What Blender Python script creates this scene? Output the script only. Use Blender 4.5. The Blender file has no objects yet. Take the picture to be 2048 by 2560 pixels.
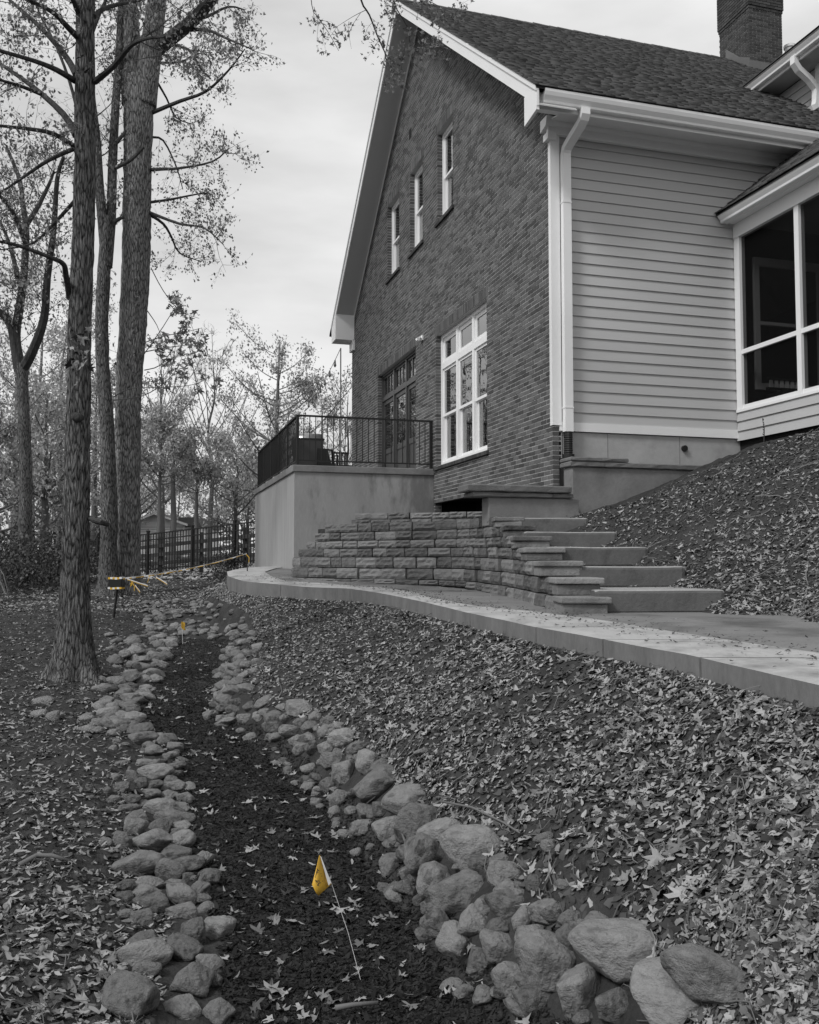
import bpy, math, random
import numpy as np
from math import sin, cos, radians, pi
from mathutils import Vector, Matrix

random.seed(7); RNG = np.random.default_rng(7)
sc = bpy.context.scene
COL = sc.collection

# ------------------------------------------------------------------ camera
HC = 1.6
AZ = radians(16.35)          # camera heading, clockwise from the +Y axis (gable wall runs along +Y)
PITCH = radians(3.13)
cam = bpy.data.cameras.new('camera'); camo = bpy.data.objects.new('camera', cam); COL.objects.link(camo)
cam.sensor_fit = 'HORIZONTAL'; cam.sensor_width = 36; cam.lens = 36 * 2250 / 2048
cam.clip_start = 0.05; cam.clip_end = 3000
camo.location = (0, 0, HC)
camo.rotation_euler = (pi / 2 + PITCH, 0, -AZ)
sc.camera = camo
sc.render.resolution_x = 819; sc.render.resolution_y = 1024

# ------------------------------------------------------------------ sky and sun (soft overcast, black-and-white photograph)
SUN_EL = radians(46); SUN_AZ = radians(-116)       # azimuth of the sun, clockwise from +Y
w = bpy.data.worlds.new('World'); sc.world = w; w.use_nodes = True
nt = w.node_tree; nt.nodes.clear()
def wn(t): return nt.nodes.new(t)
out = wn('ShaderNodeOutputWorld'); bg = wn('ShaderNodeBackground'); nt.links.new(bg.outputs[0], out.inputs[0])
sky = wn('ShaderNodeTexSky'); sky.sky_type = 'NISHITA'; sky.sun_disc = False
sky.sun_elevation = SUN_EL; sky.sun_rotation = SUN_AZ; sky.dust_density = 4.0; sky.air_density = 1.0
bw = wn('ShaderNodeRGBToBW'); nt.links.new(sky.outputs[0], bw.inputs[0])
tc = wn('ShaderNodeTexCoord'); mp = wn('ShaderNodeMapping'); mp.inputs['Scale'].default_value = (1.2, 1.2, 4.2)
nt.links.new(tc.outputs['Generated'], mp.inputs[0])
nz = wn('ShaderNodeTexNoise'); nz.inputs['Scale'].default_value = 2.1; nz.inputs['Detail'].default_value = 6; nz.inputs['Roughness'].default_value = .5
nt.links.new(mp.outputs[0], nz.inputs['Vector'])
rmp = wn('ShaderNodeMapRange'); rmp.inputs[1].default_value = .3; rmp.inputs[2].default_value = .7
rmp.inputs[3].default_value = 5.4; rmp.inputs[4].default_value = 9.0
nt.links.new(nz.outputs[0], rmp.inputs[0])
mx = wn('ShaderNodeMix'); mx.data_type = 'FLOAT'; mx.inputs[0].default_value = .88
nt.links.new(bw.outputs[0], mx.inputs[2]); nt.links.new(rmp.outputs[0], mx.inputs[3])
nt.links.new(mx.outputs[0], bg.inputs[0]); bg.inputs[1].default_value = .088
sun = bpy.data.lights.new('sun', 'SUN'); sun.energy = 1.5; sun.angle = radians(12); sun.color = (1, 1, 1)
suno = bpy.data.objects.new('sun', sun); COL.objects.link(suno)
sd = Vector((sin(SUN_AZ) * cos(SUN_EL), cos(SUN_AZ) * cos(SUN_EL), sin(SUN_EL)))
suno.rotation_euler = sd.to_track_quat('Z', 'Y').to_euler(); suno.location = sd * 60
sc.view_settings.view_transform = 'Standard'; sc.view_settings.look = 'None'
sc.view_settings.gamma = 1; sc.view_settings.exposure = .45; sc.view_settings.use_curve_mapping = False

# ------------------------------------------------------------------ helpers
F_ = 2250.
_fw = np.array([sin(AZ), cos(AZ), 0]); _r = np.array([cos(AZ), -sin(AZ), 0]); _z = np.array([0, 0, 1.])
_F = _fw * cos(PITCH) + _z * sin(PITCH); _U = -_fw * sin(PITCH) + _z * cos(PITCH); _C = np.array([0, 0, HC])
def ray(u, v): return _r * (u - 1024) / F_ + _U * (1280 - v) / F_ + _F
def at_depth(u, v, d): return _C + ray(u, v) * d
def at_x(u, v, x): q = ray(u, v); return _C + q * (x / q[0])
def at_y(u, v, y): q = ray(u, v); return _C + q * (y / q[1])
def at_z(u, v, z): q = ray(u, v); return _C + q * ((z - HC) / q[2])
def sw(x, y): return x * cos(AZ) - y * sin(AZ), x * sin(AZ) + y * cos(AZ)     # lateral, forward
def xy(s, w_): return w_ * sin(AZ) + s * cos(AZ), w_ * cos(AZ) - s * sin(AZ)

# value noise (numpy)
_perm = np.random.default_rng(3).permutation(4096)
def _h(ix, iy): return (_perm[(_perm[ix & 4095] + iy) & 4095] / 4095.)
def vnoise(x, y):
    x = np.asarray(x, float); y = np.asarray(y, float)
    ix = np.floor(x).astype(int); iy = np.floor(y).astype(int); fx = x - ix; fy = y - iy
    fx = fx * fx * (3 - 2 * fx); fy = fy * fy * (3 - 2 * fy)
    a = _h(ix, iy); b = _h(ix + 1, iy); c = _h(ix, iy + 1); d = _h(ix + 1, iy + 1)
    return (a + (b - a) * fx + (c - a) * fy + (a - b - c + d) * fx * fy) * 2 - 1
def fbm(x, y, o=4):
    t = 0; a = 1.; n = 0
    for i in range(o): t = t + a * vnoise(x + 17.3 * i, y - 9.1 * i); n += a; a *= .5; x = x * 2.03; y = y * 2.03
    return t / n

ORG = {}
def tag(o, label=None, cat=None, group=None, kind=None):
    if label: o['label'] = label
    if cat: o['category'] = cat
    if group: o['group'] = group
    if kind: o['kind'] = kind
    return o
def thing(name, label, cat, loc, group=None):
    o = bpy.data.objects.new(name, None); COL.objects.link(o); o.location = loc; o.empty_display_size = .2
    ORG[o.name] = np.array(loc, float)
    return tag(o, label, cat, group)
def make(name, me, mat, parent=None, origin=None):
    """link a mesh whose vertices are in world space; shift them to the parent's origin"""
    o = bpy.data.objects.new(name, me); COL.objects.link(o)
    if mat is not None and not me.materials: me.materials.append(mat)
    if parent is not None:
        og = ORG[parent.name]; me.transform(Matrix.Translation(-Vector(og))); o.parent = parent; ORG[o.name] = og
    else:
        if origin is None: origin = (0, 0, 0)
        me.transform(Matrix.Translation(-Vector(origin))); o.location = origin; ORG[o.name] = np.array(origin, float)
    return o
def inst(name, me, parent, loc, rot=(0, 0, 0), scale=(1, 1, 1)):
    """a piece that shares mesh data; loc in world space"""
    o = bpy.data.objects.new(name, me); COL.objects.link(o)
    og = ORG[parent.name] if parent is not None else np.zeros(3)
    o.location = np.array(loc) - og; o.rotation_euler = rot; o.scale = scale
    if parent is not None: o.parent = parent
    ORG[o.name] = np.array(loc, float)
    return o

class MB:
    def __init__(s): s.v = []; s.f = []; s.n = 0
    def add(s, V, Fc):
        V = np.asarray(V, float).reshape(-1, 3); s.v.append(V); n = s.n
        s.f.extend([tuple(i + n for i in f) for f in Fc]); s.n += len(V); return s
    def box(s, x0, x1, y0, y1, z0, z1):
        V = [(x0, y0, z0), (x1, y0, z0), (x1, y1, z0), (x0, y1, z0), (x0, y0, z1), (x1, y0, z1), (x1, y1, z1), (x0, y1, z1)]
        return s.add(V, [(3, 2, 1, 0), (4, 5, 6, 7), (0, 1, 5, 4), (1, 2, 6, 5), (2, 3, 7, 6), (3, 0, 4, 7)])
    def prism(s, poly, axis, a, b):
        """poly: 2-D points in the plane normal to axis, extruded from a to b"""
        n = len(poly); V = []
        for t in (a, b):
            for p in poly:
                q = [p[0], p[1]]; q.insert('xyz'.index(axis), t); V.append(q)
        Fc = [tuple(range(n))[::-1], tuple(range(n, 2 * n))] + [(i, (i + 1) % n, n + (i + 1) % n, n + i) for i in range(n)]
        return s.add(V, Fc)
    def hexa(s, bot, top):
        return s.add(list(bot) + list(top), [(3, 2, 1, 0), (4, 5, 6, 7), (0, 1, 5, 4), (1, 2, 6, 5), (2, 3, 7, 6), (3, 0, 4, 7)])
    def tube(s, pts, rad, seg=8, cap=True):
        pts = [Vector(p) for p in pts]; n = len(pts)
        if not hasattr(rad, '__len__'): rad = [rad] * n
        V = []; up = None
        for i in range(n):
            d = (pts[min(i + 1, n - 1)] - pts[max(i - 1, 0)]).normalized()
            if up is None: up = d.orthogonal().normalized()
            up = (up - d * up.dot(d))
            up = up.normalized() if up.length > 1e-6 else d.orthogonal().normalized()
            b = d.cross(up)
            for k in range(seg):
                a = 2 * pi * k / seg; V.append(pts[i] + (up * cos(a) + b * sin(a)) * rad[i])
        Fc = [(i * seg + k, i * seg + (k + 1) % seg, (i + 1) * seg + (k + 1) % seg, (i + 1) * seg + k) for i in range(n - 1) for k in range(seg)]
        if cap: Fc += [tuple(range(seg))[::-1], tuple(range((n - 1) * seg, n * seg))]
        return s.add([tuple(v) for v in V], Fc)
    def mesh(s, name, smooth=False):
        me = bpy.data.meshes.new(name); V = np.concatenate(s.v) if s.v else np.zeros((0, 3))
        me.from_pydata(V.tolist(), [], s.f)
        if smooth: me.polygons.foreach_set('use_smooth', [True] * len(me.polygons))
        me.update(); return me
    def build(s, name, mat, parent=None, smooth=False, origin=None, bevel=0):
        o = make(name, s.mesh(name, smooth), mat, parent, origin)
        if bevel:
            m = o.modifiers.new('bevel', 'BEVEL'); m.width = bevel; m.segments = 2; m.limit_method = 'ANGLE'
        return o
def arr_mesh(name, V, T, smooth=False):
    """fast triangle mesh from numpy arrays"""
    me = bpy.data.meshes.new(name); V = np.ascontiguousarray(V, np.float32); T = np.ascontiguousarray(T, np.int32)
    k = T.shape[1]
    me.vertices.add(len(V)); me.vertices.foreach_set('co', V.ravel())
    me.loops.add(T.size); me.loops.foreach_set('vertex_index', T.ravel())
    me.polygons.add(len(T)); me.polygons.foreach_set('loop_start', np.arange(0, T.size, k, dtype=np.int32))
    me.polygons.foreach_set('loop_total', np.full(len(T), k, np.int32))
    if smooth: me.polygons.foreach_set('use_smooth', np.ones(len(T), bool))
    me.update(calc_edges=True); return me
def scatter(protos, pos, nrm, size, yaw, tilt=None, pick=None):
    """stack copies of small prototype meshes (V, T) into one vertex/triangle array"""
    VV = []; TT = []; n0 = 0; N = len(pos)
    if pick is None: pick = RNG.integers(0, len(protos), N)
    nrm = nrm / np.linalg.norm(nrm, axis=1, keepdims=True)
    ref = np.stack([np.cos(yaw), np.sin(yaw), np.zeros(N)], 1)
    tx = ref - nrm * (ref * nrm).sum(1, keepdims=True); tx /= np.linalg.norm(tx, axis=1, keepdims=True) + 1e-9
    ty = np.cross(nrm, tx)
    for k, (V, T) in enumerate(protos):
        I = np.where(pick == k)[0]
        if not len(I): continue
        s_ = size[I]; s_ = s_[:, None] if s_.ndim == 1 else s_
        L = V[None] * s_[:, None, :]
        W = L[..., 0:1] * tx[I][:, None] + L[..., 1:2] * ty[I][:, None] + L[..., 2:3] * nrm[I][:, None] + pos[I][:, None]
        VV.append(W.reshape(-1, 3)); TT.append((T[None] + (np.arange(len(I)) * len(V))[:, None, None] + n0).reshape(-1, T.shape[1])); n0 += len(I) * len(V)
    return np.concatenate(VV), np.concatenate(TT)

# ------------------------------------------------------------------ materials (all neutral grey except the yellow plastics)
def g3(v): return (v, v, v, 1)
MATS = {}
def material(name, base, var=.0, rough=.8, nscale=3., nvar=0., bump=0., bscale=30., bdist=.01, spec=.3, island=False, objrand=False, detail=5., nmap=(1, 1, 1), color=None, transl=0., metal=0., stain=None, stainx=None):
    m = bpy.data.materials.new(name); m.use_nodes = True; t = m.node_tree; N = t.nodes; L = t.links
    p = N['Principled BSDF']; p.inputs['Roughness'].default_value = rough; p.inputs['Specular IOR Level'].default_value = spec; p.inputs['Metallic'].default_value = metal
    co = N.new('ShaderNodeTexCoord'); mp_ = N.new('ShaderNodeMapping'); mp_.inputs['Scale'].default_value = nmap
    L.new(co.outputs['Object'], mp_.inputs[0])
    def math_(op, a, b=None):
        q = N.new('ShaderNodeMath'); q.operation = op
        for i, x in enumerate((a, b)):
            if x is None: continue
            if isinstance(x, (int, float)): q.inputs[i].default_value = x
            else: L.new(x, q.inputs[i])
        return q.outputs[0]
    def noise(scale, det=detail, rg=.55):
        q = N.new('ShaderNodeTexNoise'); q.inputs['Scale'].default_value = scale; q.inputs['Detail'].default_value = det; q.inputs['Roughness'].default_value = rg
        L.new(mp_.outputs[0], q.inputs['Vector']); return q.outputs[0]
    fac = None
    def acc(x):
        nonlocal fac
        fac = x if fac is None else math_('ADD', fac, x)
    if nvar:
        a = math_('MULTIPLY', math_('SUBTRACT', noise(nscale), .5), nvar * 3.2); acc(a)
        b = math_('MULTIPLY', math_('SUBTRACT', noise(nscale * 9, 3), .5), nvar * 1.4); acc(b)
    if var:
        r = None
        if island: r = N.new('ShaderNodeNewGeometry').outputs['Random Per Island']
        if objrand:
            o = N.new('ShaderNodeObjectInfo').outputs['Random']
            r = o if r is None else math_('FRACT', math_('ADD', r, o))
        if r is not None: acc(math_('MULTIPLY', math_('SUBTRACT', r, .5), var * 2))
    if stain:                                   # large blotches: (scale, threshold, strength)
        q = N.new('ShaderNodeMapRange'); sv = noise(stain[0], 6, .6)
        if stainx:
            sx = N.new('ShaderNodeSeparateXYZ'); L.new(co.outputs['Object'], sx.inputs[0]); ramp_ = N.new('ShaderNodeMapRange'); L.new(sx.outputs[0], ramp_.inputs[0])
            for i_, v_ in enumerate(stainx): ramp_.inputs[i_ + 1].default_value = v_
            sv = math_('ADD', sv, ramp_.outputs[0])
        L.new(sv, q.inputs[0])
        q.inputs[1].default_value = stain[1]; q.inputs[2].default_value = stain[1] + stain[3]; q.inputs[3].default_value = 0; q.inputs[4].default_value = -stain[2]; acc(q.outputs[0])
    rgb = color if color else (base, base, base)
    if fac is not None:
        k = math_('MAXIMUM', math_('ADD', fac, 1.0), .06)
        vm = N.new('ShaderNodeVectorMath'); vm.operation = 'SCALE'; vm.inputs[0].default_value = rgb; L.new(k, vm.inputs['Scale']); col = vm.outputs[0]
        L.new(col, p.inputs['Base Color'])
    else:
        col = None; p.inputs['Base Color'].default_value = (*rgb, 1)
    if bump:
        bp = N.new('ShaderNodeBump'); bp.inputs['Strength'].default_value = bump; bp.inputs['Distance'].default_value = bdist
        L.new(noise(bscale, 6, .62), bp.inputs['Height']); L.new(bp.outputs[0], p.inputs['Normal'])
    if transl:
        tr = N.new('ShaderNodeBsdfTranslucent'); ms = N.new('ShaderNodeMixShader'); ms.inputs[0].default_value = transl
        if col is not None: L.new(col, tr.inputs[0])
        else: tr.inputs[0].default_value = (*rgb, 1)
        L.new(p.outputs[0], ms.inputs[1]); L.new(tr.outputs[0], ms.inputs[2]); L.new(ms.outputs[0], N['Material Output'].inputs[0])
    MATS[name] = m; return m

M = {}
M['brick'] = material('brick', .1, var=.46, island=True, objrand=True, nvar=.1, nscale=14, bump=.5, bscale=90, bdist=.004, rough=.9)
M['brick_dark'] = material('brick_dark', .055, var=.4, island=True, objrand=True, nvar=.14, nscale=14, bump=.5, bscale=90, bdist=.004, rough=.9)
M['mortar'] = material('mortar', .44, nvar=.12, nscale=6, rough=.95)
M['white'] = material('white_paint', .82, nvar=.02, nscale=2, rough=.45, spec=.4)
M['trim'] = material('white_trim', .8, nvar=.025, nscale=2.5, rough=.5, spec=.4)
M['soffit'] = material('soffit_paint', .5, nvar=.03, nscale=2, rough=.6)
M['siding'] = material('grey_siding', .46, nvar=.03, nscale=1.2, rough=.6, var=.035, objrand=True, bump=.05, bscale=60, nmap=(.25, 1, 1))
M['shingle'] = material('shingle', .10, var=.35, island=True, nvar=.25, nscale=30, rough=.95, bump=.6, bscale=160, bdist=.004)
M['roof_edge'] = material('roof_edge', .035, rough=.9)
M['flash'] = material('flashing', .12, nvar=.12, rough=.55, spec=.4)
M['concrete'] = material('foundation_concrete', .38, nvar=.16, nscale=1.6, rough=.92, bump=.25, bscale=45, stain=(1.3, .52, .28, .2))
M['concrete_dark'] = material('weathered_concrete', .20, nvar=.22, nscale=2.2, rough=.95, bump=.35, bscale=40, stain=(1.7, .5, .3, .2))
M['stucco'] = material('patio_stucco', .29, nvar=.16, nscale=1.8, rough=.9, bump=.4, bscale=20, nmap=(1.5, 1, .55), stain=(3.2, .56, .4, .2), stainx=(.35, 1.25, 0, .3))
M['stucco_side'] = material('patio_stucco_streaked', .30, nvar=.16, nscale=2.0, rough=.9, bump=.25, bscale=24, nmap=(3, 3, .5))
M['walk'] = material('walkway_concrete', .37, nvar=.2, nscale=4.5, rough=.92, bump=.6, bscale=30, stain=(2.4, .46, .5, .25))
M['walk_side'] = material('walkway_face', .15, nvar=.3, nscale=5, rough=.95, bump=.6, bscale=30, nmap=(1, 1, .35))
M['walk_dirty'] = material('walkway_dirty', .17, nvar=.18, nscale=1.5, rough=.95, bump=.4, bscale=30, stain=(1.1, .5, .45, .15))
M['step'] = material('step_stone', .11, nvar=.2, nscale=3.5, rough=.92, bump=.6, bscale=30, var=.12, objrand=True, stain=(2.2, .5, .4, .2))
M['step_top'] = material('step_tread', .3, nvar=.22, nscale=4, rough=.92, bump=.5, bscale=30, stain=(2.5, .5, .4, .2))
M['block'] = material('retaining_block', .17, var=.38, objrand=True, nvar=.3, nscale=5, rough=.95, bump=.9, bscale=22, bdist=.02, stain=(1.5, .5, .35, .2))
M['coping'] = material('coping_stone', .15, var=.2, objrand=True, nvar=.2, nscale=4, rough=.95, bump=.7, bscale=24, bdist=.015)
M['metal_black'] = material('black_metal', .012, rough=.5, spec=.4)
M['fence'] = material('fence_metal', .014, rough=.6)
M['wood_dark'] = material('weathered_wood', .05, nvar=.2, nscale=6, rough=.9)
M['door'] = material('door_paint', .055, rough=.35, spec=.5)
M['soil'] = material('soil', .046, nvar=.5, nscale=5, rough=1, bump=1., bscale=26, bdist=.03, detail=8, spec=.1)
M['mulch'] = material('mulch', .02, var=.7, island=True, rough=.95, spec=.15)
M['bark'] = material('bark', .115, nvar=.55, nscale=13, rough=.95, bump=1., bscale=30, bdist=.05, nmap=(1, 1, .2), spec=.1)
M['bark_dark'] = material('bark_dark', .065, nvar=.55, nscale=13, rough=.95, bump=1., bscale=30, bdist=.05, nmap=(1, 1, .2), spec=.1)
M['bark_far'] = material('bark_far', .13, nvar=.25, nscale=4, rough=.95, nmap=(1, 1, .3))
M['twig'] = material('twig', .045, rough=.9)
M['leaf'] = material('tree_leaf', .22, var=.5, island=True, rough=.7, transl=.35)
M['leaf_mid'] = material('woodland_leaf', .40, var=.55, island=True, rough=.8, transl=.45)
M['leaf_dark'] = material('shrub_leaf', .07, var=.6, island=True, rough=.6, transl=.15)
M['litter'] = material('leaf_litter', .175, var=.9, island=True, rough=.75, nvar=.12, nscale=40, spec=.2)
M['litter_dark'] = material('leaf_litter_dark', .052, var=.6, island=True, rough=.85, spec=.2)
M['dryleaf'] = material('dry_leaf', .23, var=.45, objrand=True, rough=.7, nvar=.14, nscale=12, spec=.2)
M['stick'] = material('dry_stem', .12, var=.5, island=True, rough=.85)
M['grass'] = material('grass', .12, var=.5, island=True, rough=.9)
M['rock'] = material('field_stone', .19, var=.34, objrand=True, nvar=.34, nscale=2.4, rough=.92, bump=.8, bscale=3.5, bdist=.05, detail=14, spec=.2, stain=(1.6, .52, .45, .12))
M['yellow'] = material('yellow_plastic', 0, color=(.60, .36, .045), rough=.55, spec=.3)
M['ink'] = material('flag_print', .03, rough=.6)
M['tape_white'] = material('white_tape', .72, rough=.4)
M['plastic_black'] = material('black_plastic', .016, rough=.45)
M['pvc'] = material('white_pipe', .72, nvar=.05, nscale=4, rough=.5)
M['cover'] = material('grill_cover', .055, rough=.7, nvar=.1)
M['cover_top'] = material('grill_lid', .30, rough=.3, metal=.6)
M['farwall'] = material('far_house_paint', .85, rough=.8)
M['farroof'] = material('far_house_roof', .10, rough=.9)
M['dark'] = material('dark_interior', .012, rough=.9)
M['curtain'] = material('curtain', .12, rough=.9, nvar=.1, nmap=(1, 12, 1))
M['porch_skirt'] = material('porch_skirt', .45, rough=.6, nvar=.05)
M['litter_pale'] = material('lawn_leaves', .3, var=.5, island=True, rough=.8)
M['porch_in'] = material('porch_interior', .5, rough=.8)
M['lawn'] = M['soil']
def bark_mat(name, lo, hi, sc_):
    m = bpy.data.materials.new(name); m.use_nodes = True; t = m.node_tree; N = t.nodes; L = t.links; p = N['Principled BSDF']; p.inputs['Roughness'].default_value = .95; p.inputs['Specular IOR Level'].default_value = .1
    co = N.new('ShaderNodeTexCoord'); wv = N.new('ShaderNodeTexNoise'); wv.inputs['Scale'].default_value = 3; L.new(co.outputs['Object'], wv.inputs[0])
    mx_ = N.new('ShaderNodeMix'); mx_.data_type = 'VECTOR'; mx_.inputs[0].default_value = .05; L.new(co.outputs['Object'], mx_.inputs[4]); L.new(wv.outputs[1], mx_.inputs[5])
    mp_ = N.new('ShaderNodeMapping'); mp_.inputs['Scale'].default_value = (sc_, sc_, sc_ * .17); L.new(mx_.outputs[1], mp_.inputs[0])
    vo = N.new('ShaderNodeTexVoronoi'); vo.feature = 'DISTANCE_TO_EDGE'; vo.inputs['Scale'].default_value = 1; vo.inputs['Randomness'].default_value = 1; L.new(mp_.outputs[0], vo.inputs[0])
    nz_ = N.new('ShaderNodeTexNoise'); nz_.inputs['Scale'].default_value = 2.2; nz_.inputs['Detail'].default_value = 8; nz_.inputs['Roughness'].default_value = .65; L.new(mp_.outputs[0], nz_.inputs[0])
    big = N.new('ShaderNodeTexNoise'); big.inputs['Scale'].default_value = 1.1; big.inputs['Detail'].default_value = 4; L.new(co.outputs['Object'], big.inputs[0])
    def M_(op, a, b):
        q = N.new('ShaderNodeMath'); q.operation = op
        for i, x in enumerate((a, b)):
            if isinstance(x, (int, float)): q.inputs[i].default_value = x
            else: L.new(x, q.inputs[i])
        return q.outputs[0]
    h = M_('ADD', M_('MULTIPLY', M_('MINIMUM', vo.outputs[0], .22), 1.6), M_('MULTIPLY', nz_.outputs[0], 1.15))
    rp = N.new('ShaderNodeMapRange'); L.new(h, rp.inputs[0]); rp.inputs[1].default_value = .5; rp.inputs[2].default_value = 1.05; rp.inputs[3].default_value = lo; rp.inputs[4].default_value = hi
    c_ = M_('MULTIPLY', rp.outputs[0], M_('ADD', M_('MULTIPLY', big.outputs[0], 1.1), .45)); L.new(c_, p.inputs['Base Color'])
    bp_ = N.new('ShaderNodeBump'); bp_.inputs['Strength'].default_value = 1; bp_.inputs['Distance'].default_value = .035; L.new(h, bp_.inputs['Height']); L.new(bp_.outputs[0], p.inputs['Normal'])
    return m
M['trunk_dark'] = bark_mat('trunk_bark_dark', .014, .25, 34)
M['trunk_pale'] = bark_mat('trunk_bark_pale', .03, .38, 26)
def glass_mat(name, tint, refl):
    m = bpy.data.materials.new(name); m.use_nodes = True; t = m.node_tree; N = t.nodes; L = t.links; N.clear()
    o = N.new('ShaderNodeOutputMaterial'); gl = N.new('ShaderNodeBsdfGlossy'); gl.inputs['Roughness'].default_value = .01; gl.inputs[0].default_value = g3(.92)
    tr = N.new('ShaderNodeBsdfTransparent'); tr.inputs[0].default_value = g3(tint)
    lw = N.new('ShaderNodeFresnel'); lw.inputs[0].default_value = 1.52
    md = N.new('ShaderNodeMath'); md.operation = 'MULTIPLY_ADD'; md.inputs[1].default_value = 1.0; md.inputs[2].default_value = refl; md.use_clamp = True
    L.new(lw.outputs[0], md.inputs[0])
    tc_ = N.new('ShaderNodeTexCoord'); nn = N.new('ShaderNodeTexNoise'); nn.inputs['Scale'].default_value = 1.6; L.new(tc_.outputs['Object'], nn.inputs[0])
    bp = N.new('ShaderNodeBump'); bp.inputs['Strength'].default_value = .06; bp.inputs['Distance'].default_value = .05; L.new(nn.outputs[0], bp.inputs['Height']); L.new(bp.outputs[0], gl.inputs['Normal'])
    ms = N.new('ShaderNodeMixShader'); L.new(md.outputs[0], ms.inputs[0]); L.new(tr.outputs[0], ms.inputs[1]); L.new(gl.outputs[0], ms.inputs[2]); L.new(ms.outputs[0], o.inputs[0])
    return m
M['glass'] = glass_mat('window_glass', .85, .22)
def screen_mat():
    m = bpy.data.materials.new('insect_screen'); m.use_nodes = True; t = m.node_tree; N = t.nodes; L = t.links; N.clear()
    o = N.new('ShaderNodeOutputMaterial'); d = N.new('ShaderNodeBsdfDiffuse'); d.inputs[0].default_value = g3(.012); tr = N.new('ShaderNodeBsdfTransparent'); ms = N.new('ShaderNodeMixShader'); ms.inputs[0].default_value = .6
    L.new(d.outputs[0], ms.inputs[1]); L.new(tr.outputs[0], ms.inputs[2]); L.new(ms.outputs[0], o.inputs[0]); return m
M['screen'] = screen_mat()

# ================================================================== GROUND
# cross-sections of the swale: forward distance w -> lateral positions (metres)
_ZB = np.array([(-6, 0), (4.5, 0), (6, .03), (8, .14), (10, .27), (13.3, .45), (15.3, .6), (18, .8), (23, 1.0), (27, 1.15), (32, 1.3)])
def bed_edge(pix):
    """bed edge read along the picture, laid on the gently rising floor of the swale"""
    o = []
    for u, v in pix:
        ws = np.linspace(2.5, 16, 1400); k = np.argmin(np.abs((HC - np.interp(ws, _ZB[:, 0], _ZB[:, 1])) * 2250 / ws - (v - 1403))); o.append((ws[k], (u - 1024) / 2250 * ws[k]))
    return o
_L = np.array([(-6, -.45), (0, -.45), (2, -.45)] + bed_edge([(594, 2529), (588, 2327), (534, 2220), (481, 2090), (469, 1959), (445, 1888), (356, 1805), (368, 1733), (392, 1686), (415, 1626), (440, 1597)]) + [(15.3, -4.1), (18, -4.9), (22, -5.6), (26, -5.9)])
_R = np.array([(-6, 1.0), (0, 1.0), (2, .75)] + bed_edge([(1306, 2560), (1092, 2386), (1057, 2280), (950, 2173), (879, 2066), (819, 2006), (760, 1947), (665, 1852), (534, 1793), (552, 1710), (570, 1638), (594, 1597)]) + [(14.1, -3.0), (15.3, -3.5), (16.3, -3.85), (18, -4.3), (22, -5.0), (26, -5.3)])
_PE = np.array([(-6, 3.4), (0, 2.45), (2, 2.0), (3.6, 1.64), (4.14, 1.54), (4.7, 1.43), (5.53, 1.165), (6.4, .87), (7.86, .49), (10.1, -.05), (11.3, -.4), (12.4, -.85), (12.9, -1.5), (13.6, -2.2), (14.1, -2.6), (15.3, -3.08), (16.3, -3.3), (18.5, -3.25), (22, -2.9), (26, -2.8)])
_ZP = np.array([(-6, 1.09), (3, 1.11), (5, 1.13), (8, 1.17), (10, 1.2), (12.8, 1.24), (13.5, 1.276), (15, 1.34), (16, 1.41), (17.6, 1.475), (22, 1.5), (26, 1.5)])
_ZL = np.array([(-6, .12), (4, .12), (6, .16), (8, .26), (10, .38), (13.3, .56), (16, .68), (20, .8), (26, 1.1), (32, 1.3)])
_EX = np.array([(-6, .1), (4, .1), (10, .14), (13.6, .19), (15, .22), (17, .22), (26, .2)])       # how far the slab face shows above the soil
def ip(t, w_): return np.interp(w_, t[:, 0], t[:, 1])
def zpath(w_): return ip(_ZP, w_)
def ground_raw(s, w_):
    sL = ip(_L, w_); sR = ip(_R, w_); sP = ip(_PE, w_); zb = ip(_ZB, w_); zl = ip(_ZL, w_); zt = zpath(w_) - ip(_EX, w_)
    sP = np.maximum(sP, sR + .4)
    wl = np.clip((sL - s) / .85, 0, 1); wl = wl * wl * (3 - 2 * wl)
    zleft = zb + (zl - zb) * wl + np.clip((sL - .9 - s), 0, 25) * .018
    # right bank: a firm foot of stones, then an even slope up to the slab
    k = np.clip((s - sR) / np.maximum(sP - sR, .3), 0, 1); foot = np.clip((s - sR) / .45, 0, 1)
    zright = zb + np.minimum(.20, (zt - zb) * .3) * foot * (1 - k) + (zt - zb) * (k ** 1.05)
    z = np.where(s < sL, zleft, np.where(s > sR, zright, zb))
    z = np.where(s > sP, np.where(w_ > 17.5, zt + .04, zt), z)
    far = np.clip((w_ - 24) / 8, 0, 1); far = far * far * (3 - 2 * far)
    zf = 1.3 + .055 * np.clip(s + 6, -3, 8) * np.clip(1 - (w_ - 24) / 40, 0, 1) + np.clip(w_ - 32, 0, 200) * .012
    return z * (1 - far) + zf * far
def ground_z(s, w_):
    s = np.asarray(s, float); w_ = np.asarray(w_, float)
    sP = ip(_PE, w_)
    e = .05
    z = (ground_raw(s, w_) * 2 + ground_raw(s - e, w_) + ground_raw(s + e, w_)) / 4
    sL = ip(_L, w_); sR = ip(_R, w_)
    bed = np.clip(np.minimum((s - sL), (sR - s)) / .15, 0, 1) * (w_ < 13.4)
    amp = np.where(s > sP - .04, 0, 1) * (1 - .75 * bed) * np.clip(1.6 - w_ / 40, .5, 1)
    x, y = xy(s, w_)
    n = .055 * fbm(x * 1.5, y * 1.5, 3) + .042 * fbm(x * 6, y * 6, 3) + .030 * np.abs(fbm(x * 15 + 5, y * 15, 3))
    edge = np.clip((sP - s) / .35, 0, 1)
    return z + n * amp * edge
def gz(x, y):
    s, w_ = sw(np.asarray(x, float), np.asarray(y, float)); return ground_z(s, w_)
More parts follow.
